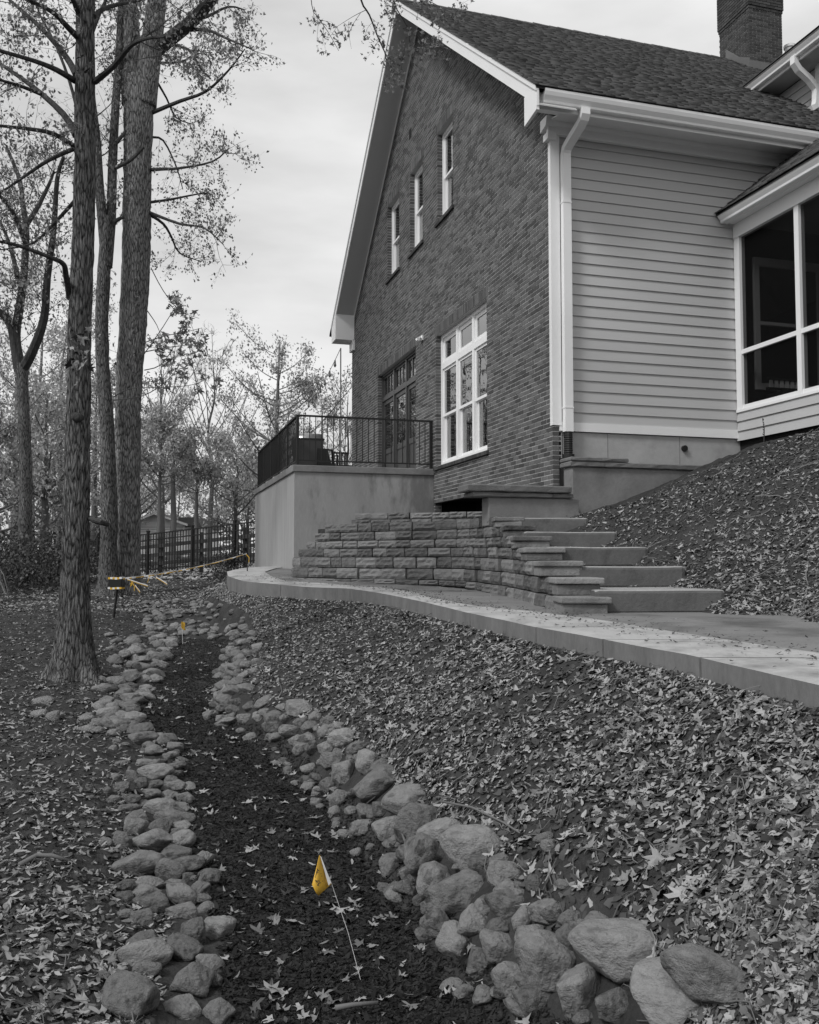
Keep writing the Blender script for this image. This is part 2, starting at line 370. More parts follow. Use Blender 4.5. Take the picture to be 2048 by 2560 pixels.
def gnorm(x, y, e=.06):
    dx = (gz(x + e, y) - gz(x - e, y)) / (2 * e); dy = (gz(x, y + e) - gz(x, y - e)) / (2 * e)
    n = np.stack([-dx, -dy, np.ones_like(dx)], -1); return n / np.linalg.norm(n, axis=-1, keepdims=True)

def axis_(segs):
    a = []
    for lo, hi, st in segs: a += list(np.arange(lo, hi - 1e-9, st))
    return np.array(a + [segs[-1][1]])
gs = axis_([(-600, -100, 100), (-100, -40, 10), (-40, -14, 2), (-14, -5.5, .3), (-5.5, 2.6, .042), (2.6, 6, .25), (6, 30, 2), (30, 100, 10), (100, 600, 100)])
gw = axis_([(-200, -20, 30), (-20, -4, 2), (-4, 1.6, .25), (1.6, 9, .042), (9, 15, .07), (15, 32, .2), (32, 60, 2), (60, 140, 10), (140, 1400, 140)])
GS, GW = np.meshgrid(gs, gw)
GX, GY = xy(GS, GW); GZ = ground_z(GS, GW)
nv = GS.shape[1]; nr = GS.shape[0]
idx = np.arange(nr * nv).reshape(nr, nv)
Q = np.stack([idx[:-1, :-1], idx[:-1, 1:], idx[1:, 1:], idx[1:, :-1]], -1).reshape(-1, 4)
ground = make('ground', arr_mesh('ground', np.stack([GX, GY, GZ], -1).reshape(-1, 3), Q, True), M['soil'])
tag(ground, 'bare dark soil swale and bank strewn with fallen leaves', 'ground', kind='structure')

# ---- soil mound to the right of the steps (thin-plate surface through levelled points)
MP = [(5.58, 11.05, 2.2), (6.2, 11.05, 2.39), (6.95, 11.05, 2.68), (7.46, 11.05, 2.9), (7.83, 11.45, 3.07), (8.36, 11.45, 3.25), (9.5, 11.45, 3.36), (12, 11.45, 3.4),
      (8.52, 10.5, 3.33), (8.52, 9.8, 3.33), (8.52, 8.5, 3.22), (8.52, 7, 3.0), (8.52, 5, 2.7), (10, 8, 3.25), (12, 10, 3.35), (12, 6, 3.0), (14, 4, 2.8), (9, 3, 2.4), (12, 0, 2.3)]
for s_, w_, z_ in [(2.86, 7.8, 1.27), (2.72, 8.7, 1.46), (2.60, 9.5, 1.66), (2.50, 10.5, 1.85), (2.34, 11.2, 2.06), (2.0, 11.7, 2.13),
                   (3.0, 6.5, 1.13), (3.12, 7.05, 1.14), (3.22, 7.6, 1.17), (2.98, 5.6, 1.1), (3.0, 4.6, 1.08), (3.1, 3.4, 1.05), (3.4, 2, 1.0), (3.9, 0, 1.0),
                   (3.8, 7.4, 1.55), (3.9, 8.8, 2.05), (3.6, 10, 2.3), (4.4, 9.2, 2.55), (3.9, 6.2, 1.5), (4.1, 4.5, 1.5), (2.5, 6.6, .9), (2.4, 7.4, .95), (2.2, 9, 1.2), (1.9, 10.4, 1.55), (2.2, 5, .85), (2.3, 3, .8)]:
    q = xy(s_, w_); MP.append((q[0], q[1], z_))
MP = np.array(MP)
def _tp(d): return np.where(d > 1e-9, d * d * np.log(d + 1e-12), 0)
_n = len(MP); _D = np.linalg.norm(MP[:, None, :2] - MP[None, :, :2], axis=2)
_A = np.zeros((_n + 3, _n + 3)); _A[:_n, :_n] = _tp(_D) + np.eye(_n) * .02; _A[:_n, _n] = 1; _A[:_n, _n + 1:] = MP[:, :2]; _A[_n, :_n] = 1; _A[_n + 1:, :_n] = MP[:, :2].T
_co = np.linalg.solve(_A, np.concatenate([MP[:, 2], np.zeros(3)]))
def mound_z(x, y):
    x = np.asarray(x, float); y = np.asarray(y, float); sh = x.shape; P = np.stack([x.ravel(), y.ravel()], 1)
    d = np.linalg.norm(P[:, None] - MP[None, :, :2], axis=2)
    z = _tp(d) @ _co[:_n] + _co[_n] + P @ _co[_n + 1:]
    z = z + .05 * fbm(P[:, 0] * 1.6, P[:, 1] * 1.6, 3) + .03 * fbm(P[:, 0] * 6, P[:, 1] * 6, 3) + .016 * np.abs(fbm(P[:, 0] * 17, P[:, 1] * 17, 2))
    return z.reshape(sh)
def mound_norm(x, y, e=.06):
    dx = (mound_z(x + e, y) - mound_z(x - e, y)) / (2 * e); dy = (mound_z(x, y + e) - mound_z(x, y - e)) / (2 * e)
    n = np.stack([-dx, -dy, np.ones_like(dx)], -1); return n / np.linalg.norm(n, axis=-1, keepdims=True)
ms_ = axis_([(1.9, 5.6, .05), (5.6, 12, .3)]); mw_ = axis_([(0, 4, .3), (4, 12.6, .05)])
MS, MW = np.meshgrid(ms_, mw_); MX, MY = xy(MS, MW); MZ = mound_z(MX, MY)
# the mound dives under the steps' side and the slabs; drop vertices that lie behind the foundation wall or under the house
MZ = np.where((MY > 11.5) & (MX < 8.5), MZ - .9, MZ)
MZ = np.where(MX < 5.3, np.minimum(MZ, 2.05), MZ)
idx = np.arange(MS.size).reshape(MS.shape)
Q = np.stack([idx[:-1, :-1], idx[:-1, 1:], idx[1:, 1:], idx[1:, :-1]], -1).reshape(-1, 4)
mound = make('soil_mound', arr_mesh('soil_mound', np.stack([MX, MY, MZ], -1).reshape(-1, 3), Q, True), M['soil'])
tag(mound, 'bare soil mound with dead leaves between the stone steps and the porch', 'ground', kind='structure')

# ================================================================== WALKWAY of concrete slabs
walk = bpy.data.objects.new('walkway', None); COL.objects.link(walk); walk.location = (3, 6, 1.1); ORG['walkway'] = np.array((3, 6, 1.1)); tag(walk, kind='structure')
# outer strip: outer edge follows _PE; inner boundary
_PI = np.array([(-6, 5.0), (0, 3.6), (2, 3.05), (3.6, 2.62), (4.75, 2.2), (5.6, 1.88), (7.1, 1.45), (7.9, 1.12), (8.4, .78), (8.9, .55), (10.2, .25), (11.5, .05), (12.6, -.35), (13.4, -1.1), (14.0, -1.85), (15.0, -2.25), (16.2, -2.6), (18.5, -2.6), (22, -2.2), (26, -2.1)])
def strip_pts(t, ws):
    return ip(t, ws)
def slab(wa, wb, fa, fb, mat, top=0., drop=.7, bump_=.006, name='slab'):
    """one slab between forward distances wa..wb, lateral edges given by functions fa(w) < fb(w)"""
    m = max(2, int((wb - wa) / .12) + 1); ws = np.linspace(wa, wb, m); V = []; k = 9
    ss = np.linspace(0, 1, k)
    a = fa(ws); b = fb(ws); Fc = []
    for i in range(m):
        for j in range(k):
            s_ = a[i] + (b[i] - a[i]) * ss[j]; x, y = xy(s_, ws[i])
            edge = min(j, k - 1 - j, i, m - 1 - i)
            V.append((x, y, zpath(ws[i]) + top + .004 * fbm(x * 2, y * 2, 2) - (.010 if edge == 0 else 0)))
    for i in range(m - 1):
        for j in range(k - 1): Fc.append((i * k + j, i * k + j + 1, (i + 1) * k + j + 1, (i + 1) * k + j))
    ring = [j for j in range(k)] + [i * k + k - 1 for i in range(1, m)] + [(m - 1) * k + j for j in range(k - 2, -1, -1)] + [i * k for i in range(m - 2, 0, -1)]
    n0 = len(V)
    for r_ in ring: x, y, z = V[r_]; V.append((x, y, z - drop))
    R = len(ring)
    for q in range(R): Fc.append((ring[q], n0 + q, n0 + (q + 1) % R, ring[(q + 1) % R]))
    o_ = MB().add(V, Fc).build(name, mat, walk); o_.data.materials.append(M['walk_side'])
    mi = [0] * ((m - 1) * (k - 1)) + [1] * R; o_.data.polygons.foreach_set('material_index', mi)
J = .011
outer = [-4, 0.5, 2.2, 4.55, 5.5, 6.35, 7.75, 10.05, 12.3, 13.3, 14.6, 16.4, 19, 24]
for a, b in zip(outer[:-1], outer[1:]):
    slab(a + J, b - J, lambda w_: ip(_PE, w_), lambda w_: ip(_PI, w_) - .008, M['walk'])
# inner paving at the foot of the steps: large dirty slabs
def inner(wa, wb, s0, s1, mat=M['walk_dirty'], dz=-.012):
    slab(wa + J, wb - J, lambda w_: np.maximum(ip(_PI, w_) + .008, s0 + 0 * w_), lambda w_: np.maximum(ip(_PI, w_) + .03, s1 + 0 * w_), mat, dz)
inner(-2, 3.2, 2.4, 5.4); inner(3.2, 6.95, 1.3, 3.6); inner(6.95, 8.4, 1.0, 3.6)
inner(8.4, 12.2, 0.0, 1.75); inner(12.2, 15.4, -2.6, .9); inner(15.4, 19, -2.9, 0.2)

#@@
# ================================================================== HOUSE
XW = 5.484; YC = 11.528; YE = 24.42; YR = 17.9; ZR = 13.58; ZE = 8.0; YEV = 10.8; SL = (ZR - ZE) / (YR - YEV)
house = thing('brick_house', 'brick gabled house with grey lap siding, white trim and shingle roof', 'house', (9, 17, 1.2))
def roof_z(y): return ZE + SL * (y - YEV) if y < YR else ZR - SL * (y - YR)
# --- openings in the gable wall: (y0, y1, z0, z1)
OPEN = [(15.80, 16.72, 8.33, 10.15), (17.69, 18.62, 8.33, 10.15), (19.56, 20.52, 8.33, 10.17), (14.07, 16.85, 3.47, 6.09), (18.28, 21.5, 3.46, 6.22), (12.9, 16.87, 1.2, 2.762)]
CH = .0677; BL = .2032; J_ = .0125
def _snap(o):
    h = BL / 2; y0 = YC + round((o[0] - YC) / h) * h - J_; y1 = YC + round((o[1] - YC) / h) * h; z1 = 1.0 + round((o[3] - 1.0) / CH) * CH - J_ * .5
    return (y0, y1, o[2], z1)
OPEN = [_snap(o) for o in OPEN]
WALL_T = .14
def gable_top(y): return roof_z(y) - .16
# mortar bed behind the bricks: vertical strips cut by the openings
bw_ = thing('_tmp', 'x', 'x', (0, 0, 0)); bpy.data.objects.remove(bw_)
mb = MB(); X0 = XW + .0045; X1 = XW + WALL_T
ys = sorted(set([YC, YE, YR] + [v for o in OPEN for v in o[:2]]))
for a, b in zip(ys[:-1], ys[1:]):
    mid = (a + b) / 2; cuts = sorted([(o[2], o[3]) for o in OPEN if o[0] < mid < o[1]])
    z = 1.0; segs = []
    for lo, hi in cuts:
        if lo > z: segs.append((z, lo))
        z = hi
    ia = .006 if any(abs(a - o[1]) < 1e-6 for o in OPEN) else 0; ib = .006 if any(abs(b - o[0]) < 1e-6 for o in OPEN) else 0
    a += ia; b -= ib
    for lo, hi in segs: mb.box(X0, X1, a, b, lo, hi)
    za, zb = gable_top(a), gable_top(b)
    mb.hexa([(X0, a, z), (X1, a, z), (X1, b, z), (X0, b, z)], [(X0, a, za), (X1, a, za), (X1, b, zb), (X0, b, zb)])
wall = mb.build('brick_wall', M['mortar'], house)
wall['label'] = 'dark brick gable wall'
# bricks in running bond
full = []; part = MB()
nz_ = int((ZR - 1.0) / CH)
for c in range(nz_):
    z0 = 1.0 + c * CH; z1 = z0 + CH - J_
    # y-limits inside the gable
    ylo = YC; yhi = YE
    if z1 > gable_top(YC): ylo = max(ylo, YEV + (z1 + .16 - ZE) / SL)
    if z1 > gable_top(YE): yhi = min(yhi, YR + (ZR - z1 - .16) / SL)
    if yhi - ylo < .1: continue
    holes = [(o[0], o[1]) for o in OPEN if o[2] - .03 < (z0 + z1) / 2 < o[3] + .002]
    # soldier courses over openings take three courses
    holes += [(o[0] - BL / 2, o[1] + BL / 2) for o in OPEN[:5] if o[3] < (z0 + z1) / 2 < o[3] + 3 * CH]
    holes.sort()
    y = YC - (BL / 2 if c % 2 else 0)
    while y < yhi:
        a, b = max(y, ylo), min(y + BL - J_, yhi); y += BL
        if b - a < .02: continue
        segs = [(a, b)]
        for h0, h1 in holes:
            ns = []
            for p, q in segs:
                if q <= h0 or p >= h1: ns.append((p, q)); continue
                if p < h0: ns.append((p, h0))
                if q > h1: ns.append((h1, q))
            segs = ns
        for p, q in segs:
            if q - p < .02: continue
            if abs(q - p - (BL - J_)) < 1e-6: full.append((p, z0))
            else: part.box(XW + random.uniform(-.002, .002), XW + .13, p, q, z0, z1)
def dist(b): return (XW ** 2 + b[0] ** 2 + (b[1] - HC) ** 2)
vis = [b for b in full if b[1] > 2.6 and not (b[0] > 16.9 and b[1] < 3.4)]
vis.sort(key=dist); near = set(vis[:300])
bm_ = MB().box(0, .13, 0, BL - J_, 0, CH - J_).mesh('brick'); bm_.materials.append(M['brick'])
for b in full:
    if b in near: inst('brick', bm_, wall, (XW + random.uniform(-.002, .002), b[0], b[1] + random.uniform(-.0015, .0015)))
    else:
        dx = random.uniform(-.002, .002); part.box(XW + dx, XW + .13, b[0], b[0] + BL - J_, b[1], b[1] + CH - J_)
tag(part.build('brick_courses', M['brick'], wall), kind='stuff')
# soldier courses and rowlock sills
sold = MB(); 
for o in OPEN[:5]:
    n = int(round((o[1] - o[0] + BL - J_) / CH)); st = (o[1] - o[0] + BL - J_) / n
    for i in range(n):
        y0 = o[0] - BL / 2 + J_ + i * st; sold.box(XW - .001, XW + .1, y0 + .004, y0 + st - .006, o[3] + .004, o[3] + 3 * CH - J_ * .5)
tag(sold.build('soldier_course', M['brick'], wall), kind='stuff')
# --- windows
def window(name, o, builder, label=None):
    wq = MB(); b = builder(wq, o); ob = wq.build(name, b, house)
    if label: ob['label'] = label
    return ob
XG = XW + .165                      # glass plane
def brick_sill(parent, o, mat=M['brick_dark']):
    sb = MB(); n = int((o[1] - o[0] + .16) / .066); st = (o[1] - o[0] + .16) / n
    for i in range(n):
        y0 = o[0] - .08 + i * st; sb.add([(XW - .045, y0 + .003, o[2] - .085), (XW + .12, y0 + .003, o[2] - .06), (XW + .12, y0 + st - .003, o[2] - .06), (XW - .045, y0 + st - .003, o[2] - .085),
                (XW - .045, y0 + .003, o[2] - .022), (XW + .12, y0 + .003, o[2] + .012), (XW + .12, y0 + st - .003, o[2] + .012), (XW - .045, y0 + st - .003, o[2] - .022)],
               [(3, 2, 1, 0), (4, 5, 6, 7), (0, 1, 5, 4), (1, 2, 6, 5), (2, 3, 7, 6), (3, 0, 4, 7)])
    tag(sb.build('sill', mat, parent), kind='stuff')
def frame_rect(mb, y0, y1, z0, z1, t, xa, xb, tb=None, tt=None):
    tb = t if tb is None else tb; tt = t if tt is None else tt
    mb.box(xa, xb, y0, y0 + t, z0, z1); mb.box(xa, xb, y1 - t, y1, z0, z1)
    mb.box(xa + .001, xb - .001, y0 + t, y1 - t, z0, z0 + tb); mb.box(xa + .001, xb - .001, y0 + t, y1 - t, z1 - tt, z1)
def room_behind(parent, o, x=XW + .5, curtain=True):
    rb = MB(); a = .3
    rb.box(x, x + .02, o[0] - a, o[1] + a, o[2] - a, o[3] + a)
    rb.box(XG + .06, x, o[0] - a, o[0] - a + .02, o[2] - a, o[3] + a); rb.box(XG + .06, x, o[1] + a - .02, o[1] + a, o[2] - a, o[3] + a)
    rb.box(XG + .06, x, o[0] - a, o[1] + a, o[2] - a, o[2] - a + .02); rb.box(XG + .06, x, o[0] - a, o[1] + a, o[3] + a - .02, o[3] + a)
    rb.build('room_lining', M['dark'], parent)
def curtains(parent, spans, z0, z1):
    for y0, y1 in spans:
        c = MB(); n = 14; V = []
        for i in range(n + 1):
            y = y0 + (y1 - y0) * i / n; x = XG + .12 + .03 * sin(i * 2.1)
            V += [(x, y, z0), (x, y, z1)]
        c.add(V, [(2 * i, 2 * i + 2, 2 * i + 3, 2 * i + 1) for i in range(n)]); c.build('curtain', M['curtain'], parent, smooth=True)
def double_hung(parent, y0, y1, z0, z1, mat, t=.045, meet=.5):
    zm = z0 + (z1 - z0) * meet
    f = MB(); frame_rect(f, y0, y1, zm - .02, z1, t, XG - .035, XG + .005); f.build('sash', mat, parent)
    f = MB(); frame_rect(f, y0 + .004, y1 - .004, z0, zm + .02, t, XG + .006, XG + .045, tb=.07); f.build('sash', mat, parent)
    MB().box(XG - .016, XG - .012, y0 + t, y1 - t, zm - .02 + t, z1 - t).build('pane', M['glass'], parent)
    MB().box(XG + .025, XG + .029, y0 + t, y1 - t, z0 + .07, zm + .02 - t).build('pane', M['glass'], parent)
for i, o in enumerate(OPEN[:3]):
    f = MB(); frame_rect(f, o[0], o[1], o[2], o[3], .06, XW + .105, XW + .23); wn_ = f.build('window', M['trim'], house)
    double_hung(wn_, o[0] + .06, o[1] - .06, o[2] + .06, o[3] - .06, M['trim'])
    brick_sill(wn_, o); room_behind(wn_, o)
    curtains(wn_, [(o[1] - .42, o[1] - .05)], o[2], o[3])
# triple window with transoms
o = OPEN[3]; f = MB(); frame_rect(f, o[0], o[1], o[2], o[3], .07, XW + .10, XW + .23)
w3 = (o[1] - o[0] - .14) / 3; zt_ = o[3] - .62
for k in (1, 2): f.box(XW + .102, XW + .228, o[0] + .07 + w3 * k - .045, o[0] + .07 + w3 * k + .045, o[2] + .07, o[3] - .07)
wn_ = f.build('window', M['trim'], house); wn_['label'] = 'white triple window with transoms'
f = MB()
for k in range(3):
    a = o[0] + .07 + w3 * k + (.045 if k else 0); b = o[0] + .07 + w3 * (k + 1) - (.045 if k < 2 else 0)
    f.box(XW + .104, XW + .22, a, b, zt_ - .06, zt_ + .06)
f.build('transom_bar', M['trim'], wn_)
for k in range(3):
    a = o[0] + .07 + w3 * k + (.045 if k else 0); b = o[0] + .07 + w3 * (k + 1) - (.045 if k < 2 else 0)
    double_hung(wn_, a, b, o[2] + .07, zt_ - .06, M['trim'], .05)
    q = MB(); frame_rect(q, a, b, zt_ + .06, o[3] - .07, .075, XG - .03, XG + .02); q.build('sash', M['trim'], wn_)
    MB().box(XG - .01, XG - .006, a + .075, b - .075, zt_ + .135, o[3] - .145).build('pane', M['glass'], wn_)
brick_sill(wn_, o); room_behind(wn_, o)
curtains(wn_, [(o[1] - .62, o[1] - .12), (o[0] + 1.0, o[0] + 1.22)], o[2], o[3] - .7)
# french doors with transoms (dark)
o = OPEN[4]; f = MB(); frame_rect(f, o[0], o[1], o[2], o[3], .06, XW + .10, XW + .23, tb=.03)
w3 = (o[1] - o[0] - .12) / 3; zt_ = o[3] - .62
for k in (1, 2): f.box(XW + .102, XW + .228, o[0] + .06 + w3 * k - .04, o[0] + .06 + w3 * k + .04, o[2] + .03, o[3] - .06)
dr = f.build('door_frame', M['door'], house)
f = MB()
for k in range(3): f.box(XW + .104, XW + .22, o[0] + .06 + w3 * k + .04 * (k > 0), o[0] + .06 + w3 * (k + 1) - .04 * (k < 2), zt_ - .05, zt_ + .05)
f.build('transom_bar', M['door'], dr)
for k in range(3):
    a = o[0] + .06 + w3 * k + .04 * (k > 0); b = o[0] + .06 + w3 * (k + 1) - .04 * (k < 2)
    d = MB(); frame_rect(d, a, b, o[2] + .03, zt_ - .05, .1, XG - .03, XG + .02, tb=.2)
    d.box(XG - .028, XG + .018, a + .1, b - .1, o[2] + .75, o[2] + .87)
    d.box(XG - .01, XG + .01, a + .1, b - .1, o[2] + .23, o[2] + .75)
    for j in (1, 2, 3): zz = o[2] + .87 + (zt_ - .15 - o[2] - .87) * j / 4; d.box(XG - .014, XG + .004, a + .1, b - .1, zz - .008, zz + .008)
    dd = d.build('door', M['door'], dr)
    MB().box(XG - .006, XG - .002, a + .1, b - .1, o[2] + .87, zt_ - .15).build('pane', M['glass'], dd)
    if k: MB().tube([(XG - .07, a + .05, o[2] + 1.0), (XG - .07, a + .05, o[2] + 1.14)], .012, 8).box(XG - .07, XG - .03, a + .04, a + .06, o[2] + 1.05, o[2] + 1.08).build('handle', M['metal_black'], dd)
    q = MB(); frame_rect(q, a, b, zt_ + .05, o[3] - .06, .05, XG - .03, XG + .02)
    for j in (1, 2): yy = a + .05 + (b - a - .1) * j / 3; q.box(XG - .025, XG + .015, yy - .02, yy + .02, zt_ + .1, o[3] - .11)
    q.build('transom', M['door'], dr)
    MB().box(XG - .008, XG - .004, a + .05, b - .05, zt_ + .1, o[3] - .11).build('pane', M['glass'], dr)
room_behind(dr, o)
# basement opening
o = OPEN[5]; b = MB(); b.box(XW + .9, XW + .92, o[0] - .1, o[1] + .1, .9, 3.0); b.box(XW + .12, XW + .9, o[0] - .12, o[0] - .1, .9, 3); b.box(XW + .12, XW + .9, o[1] + .1, o[1] + .12, .9, 3); b.box(XW + .12, XW + .9, o[0] - .1, o[1] + .1, 2.79, 2.81)
bd = b.build('basement_recess', M['dark'], house)
d = MB(); frame_rect(d, 14.6, 15.8, 1.3, 2.74, .12, XW + .8, XW + .86); d.build('basement_door', M['door'], bd)
MB().box(XW - .004, XW + .1, o[0] - .2, o[1] + .05, 2.746, 2.758).build('lintel', M['flash'], house)
# small wall fittings
MB().box(XW - .004, XW + .03, 18.55, 18.72, 10.93, 11.15).build('wall_vent', M['dark'], house)
fl = MB().box(XW - .03, XW + .01, 17.68, 17.78, 6.2, 6.3)
for s_ in (-1, 1): fl.tube([(XW - .03, 17.73, 6.25), (XW - .07, 17.73 + .04 * s_, 6.24), (XW - .11, 17.73 + .07 * s_, 6.21)], [.012, .028, .038], 8)
fl.build('floodlight', M['white'], house)
# --- roof: two slopes, shingle tabs on the slope in view
XRK = 4.94; XRE = 21.0
r = MB(); T = .05
for sgn, ye in ((1, YEV), (-1, 24.95)):
    ze = roof_z(ye); n = np.array([0, -SL * sgn, 1.]); n /= np.linalg.norm(n)
    a = np.array([XRK, ye, ze]); b_ = np.array([XRE, ye, ze]); c_ = np.array([XRE, YR, ZR]); d_ = np.array([XRK, YR, ZR])
    top = [a, b_, c_, d_] if sgn > 0 else [b_, a, d_, c_]
    r.hexa([p - np.array([0, 0, T]) for p in top], top)
roof = r.build('roof', M['roof_edge'], house)
L_ = math.hypot(YR - YEV, ZR - ZE); ey = (YR - YEV) / L_; ez = (ZR - ZE) / L_; EXP = .143
P = MB(); nr_ = int(L_ / EXP) + 1
SHV = []; SHQ = []; k0 = 0
for c in range(nr_):
    l0 = c * EXP - .03; l1 = min(l0 + EXP + .02, L_ + .01); x = XRK - .02 - random.uniform(0, .3)
    while x < 17.5:
        wd = random.choice((.14, .18, .22, .28, .33)); a = max(x, XRK - .03); b_ = x + wd - .006; x += wd
        if b_ - a < .03: continue
        th = random.choice((.018, .02, .026)); dl = random.uniform(-.003, .002)
        for (xx, ll, hh) in ((a, l0 + dl, 0.002), (b_, l0 + dl, .002), (b_, l1, .0005), (a, l1, .0005), (a, l0 + dl, th), (b_, l0 + dl, th), (b_, l1, .002), (a, l1, .002)):
            SHV.append((xx, YEV + ll * ey - hh * ez, ZE + ll * ez + hh * ey))
        for q in ((4, 5, 6, 7), (0, 1, 5, 4), (1, 2, 6, 5), (3, 0, 4, 7)): SHQ.append([k0 + i for i in q])
        k0 += 8
tag(make('shingles', arr_mesh('shingles', np.array(SHV), np.array(SHQ)), M['shingle'], roof), kind='stuff')
rc = MB(); x = XRK - .02
while x < 12.9:
    zc = ZR + .015 + random.uniform(0, .012)
    for s_ in (-1, 1): rc.hexa([(x, YR, zc), (x + .19, YR, zc), (x + .19, YR + s_ * .14, zc - .14 * SL), (x, YR + s_ * .14, zc - .14 * SL)], [(x, YR, zc + .014), (x + .19, YR, zc + .008), (x + .19, YR + s_ * .14, zc + .008 - .14 * SL), (x, YR + s_ * .14, zc + .014 - .14 * SL)])
    x += .2
tag(rc.build('ridge_cap', M['shingle'], roof), kind='stuff')
# rake boards and soffit along the gable overhang
def rake(sgn, ye, name='rake_board'):
    ze = roof_z(ye)
    d = .24
    MB().prism([(ye, ze - T - .002), (YR, ZR - T - .002), (YR, ZR - T - d), (ye, ze - T - d)], 'x', XRK + .012, XRK + .04).build(name, M['trim'], house)
    MB().prism([(ye, ze - .012), (YR, ZR - .012), (YR, ZR - .085), (ye, ze - .085)], 'x', XRK - .012, XRK + .011).build('rake_moulding', M['trim'], house)
    yw = YC if sgn > 0 else YE
    MB().prism([(ye, ze - T - d + .01), (YR, ZR - T - d + .01), (YR, ZR - T - d + .03), (ye, ze - T - d + .03)], 'x', XRK + .04, XW + .06).build('rake_soffit', M['soffit'], house)
    if sgn < 0: MB().prism([(yw + sgn * .12, roof_z(yw + sgn * .12) - T - d + .008), (YR, ZR - T - d + .008), (YR, ZR - T - d - .06), (yw + sgn * .12, roof_z(yw + sgn * .12) - T - d - .06)], 'x', XW - .022, XW - .004).build('frieze_board', M['trim'], house)
rake(1, YEV); rake(-1, 24.7)
# eave end returns
MB().prism([(10.81, 7.66), (10.81, 7.93), (11.21, 8.02), (11.21, 7.61)], 'x', XRK + .006, XRK + .05).build('eave_return', M['trim'], house)
MB().prism([(24.66, 7.72), (24.66, 8.0), (24.1, 8.42), (24.1, 7.72)], 'x', XRK + .006, XW - .01).build('eave_return', M['trim'], house)
MB().box(XW - .06, XW + .05, 24.1, 24.5, 7.45, 7.74).build('eave_bracket', M['trim'], house)
# front eave: fascia, sloping soffit, frieze, gutter
MB().box(XRK + .05, 10.1, 10.93, 10.96, 7.74, 7.97).build('fascia', M['trim'], house)
MB().prism([(10.96, 7.775), (11.5, 7.905), (11.5, 7.925), (10.96, 7.795)], 'x', XW - .03, 10.1).build('eave_soffit', M['trim'], house)
MB().prism([(10.96, 7.775), (11.19, 7.83), (11.19, 7.85), (10.96, 7.795)], 'x', XRK + .05, XW - .031).build('eave_soffit', M['trim'], house)
MB().prism([(11.46, 7.70), (11.525, 7.70), (11.525, 7.93), (11.44, 7.93), (11.44, 7.86), (11.46, 7.82)], 'x', XW - .06, 10.2).build('frieze_board', M['trim'], house)
MB().prism([(11.43, 7.72), (11.6, 7.72), (11.6, 7.62), (11.45, 7.62)], 'x', XW - .075, XW + .06).prism([(11.40, 7.93), (11.62, 7.93), (11.62, 7.76), (11.43, 7.80)], 'x', XW - .11, XW + .04).build('corner_bracket', M['trim'], house)
prof = [(10.93, 7.80), (10.86, 7.79), (10.845, 7.80), (10.84, 7.83), (10.80, 7.88), (10.785, 7.93), (10.785, 7.965), (10.80, 7.967), (10.80, 7.94), (10.92, 7.93)]
MB().prism(prof, 'x', 5.07, 9.62).build('gutter', M['white'], house)
# --- siding wall
sid = MB().box(XW + .11, 8.9, YC + .03, YC + .06, 3.4, 8.0).build('siding_wall', M['dark'], house)
z = 3.56; EXB = .1552
while z < 7.70:
    zt_ = min(z + EXB + .012, 7.72); xr = 8.56 if z < 6.6 else 10.2
    MB().prism([(YC - .006, z), (YC + .003, z), (YC + .024, zt_), (YC + .013, zt_)], 'x', XW + .12, xr).build('siding_board', M['siding'], sid)
    z += EXB
MB().box(XW + .1, 8.53, YC - .022, YC + .02, 3.44, 3.565).build('skirt_board', M['trim'], house)
cb = MB().box(XW + .0, XW + .13, YC - .03, YC - .004, 3.515, 7.70).box(XW - .012, XW + .0, YC - .03, YC + .05, 3.515, 7.70).build('corner_board', M['trim'], house)
# brick return at the corner below the siding
bb = MB(); 
for c in range(int((3.5 - 1.3) / CH)):
    z0 = 1.0 + (5 + c) * CH
    bb.box(XW + .002, XW + .098, YC - .004, YC + .05, z0, z0 + CH - J_)
tag(bb.build('brick_return', M['brick'], wall), kind='stuff')
# foundation
fd = MB().box(XW + .1, 8.62, YC + .012, YC + .3, 1.2, 3.43).build('foundation', M['concrete'], house)
for xx in (6.35, 7.53): MB().box(xx, xx + .006, YC + .008, YC + .0118, 2.9, 3.43).build('form_seam', M['concrete_dark'], fd)
MB().tube([(7.606, YC - .03, 3.26), (7.606, YC + .05, 3.262)], .045, 14).build('pipe_stub', M['plastic_black'], fd)
# downspout with black corrugated adapter and white pipe
DX = XW + .205; DY = YC - .075
def duct(mb, path, w_=.075, d_=.055):
    path = [np.array(p, float) for p in path]; V = []
    for i, p in enumerate(path):
        t = path[min(i + 1, len(path) - 1)] - path[max(i - 1, 0)]; t /= np.linalg.norm(t)
        nrm = np.cross(t, (1, 0, 0)); nrm /= np.linalg.norm(nrm)
        for a, b in ((-1, -1), (1, -1), (1, 1), (-1, 1)): V.append(p + np.array((1, 0, 0)) * a * w_ / 2 + nrm * b * d_ / 2)
    n = len(path)
    mb.add(V, [(i * 4 + k, i * 4 + (k + 1) % 4, (i + 1) * 4 + (k + 1) % 4, (i + 1) * 4 + k) for i in range(n - 1) for k in range(4)] + [(3, 2, 1, 0), tuple(range(4 * n - 4, 4 * n))])
    return mb
ds = duct(MB(), [(DX, 10.86, 7.80), (DX, 10.86, 7.72), (DX, 10.89, 7.67), (DX, 10.98, 7.63), (DX, DY - .14, 7.53), (DX, DY - .04, 7.49), (DX, DY, 7.42), (DX, DY, 3.42)], .125, .09)
ds = ds.build('downspout', M['white'], house)
for zz in (3.75, 6.7): MB().box(DX - .069, DX + .069, DY - .05, DY + .06, zz, zz + .02).build('strap', M['white'], ds)
q = MB(); n = 22; pts = [(DX, DY, 3.42 - .34 * i / n) for i in range(n + 1)]
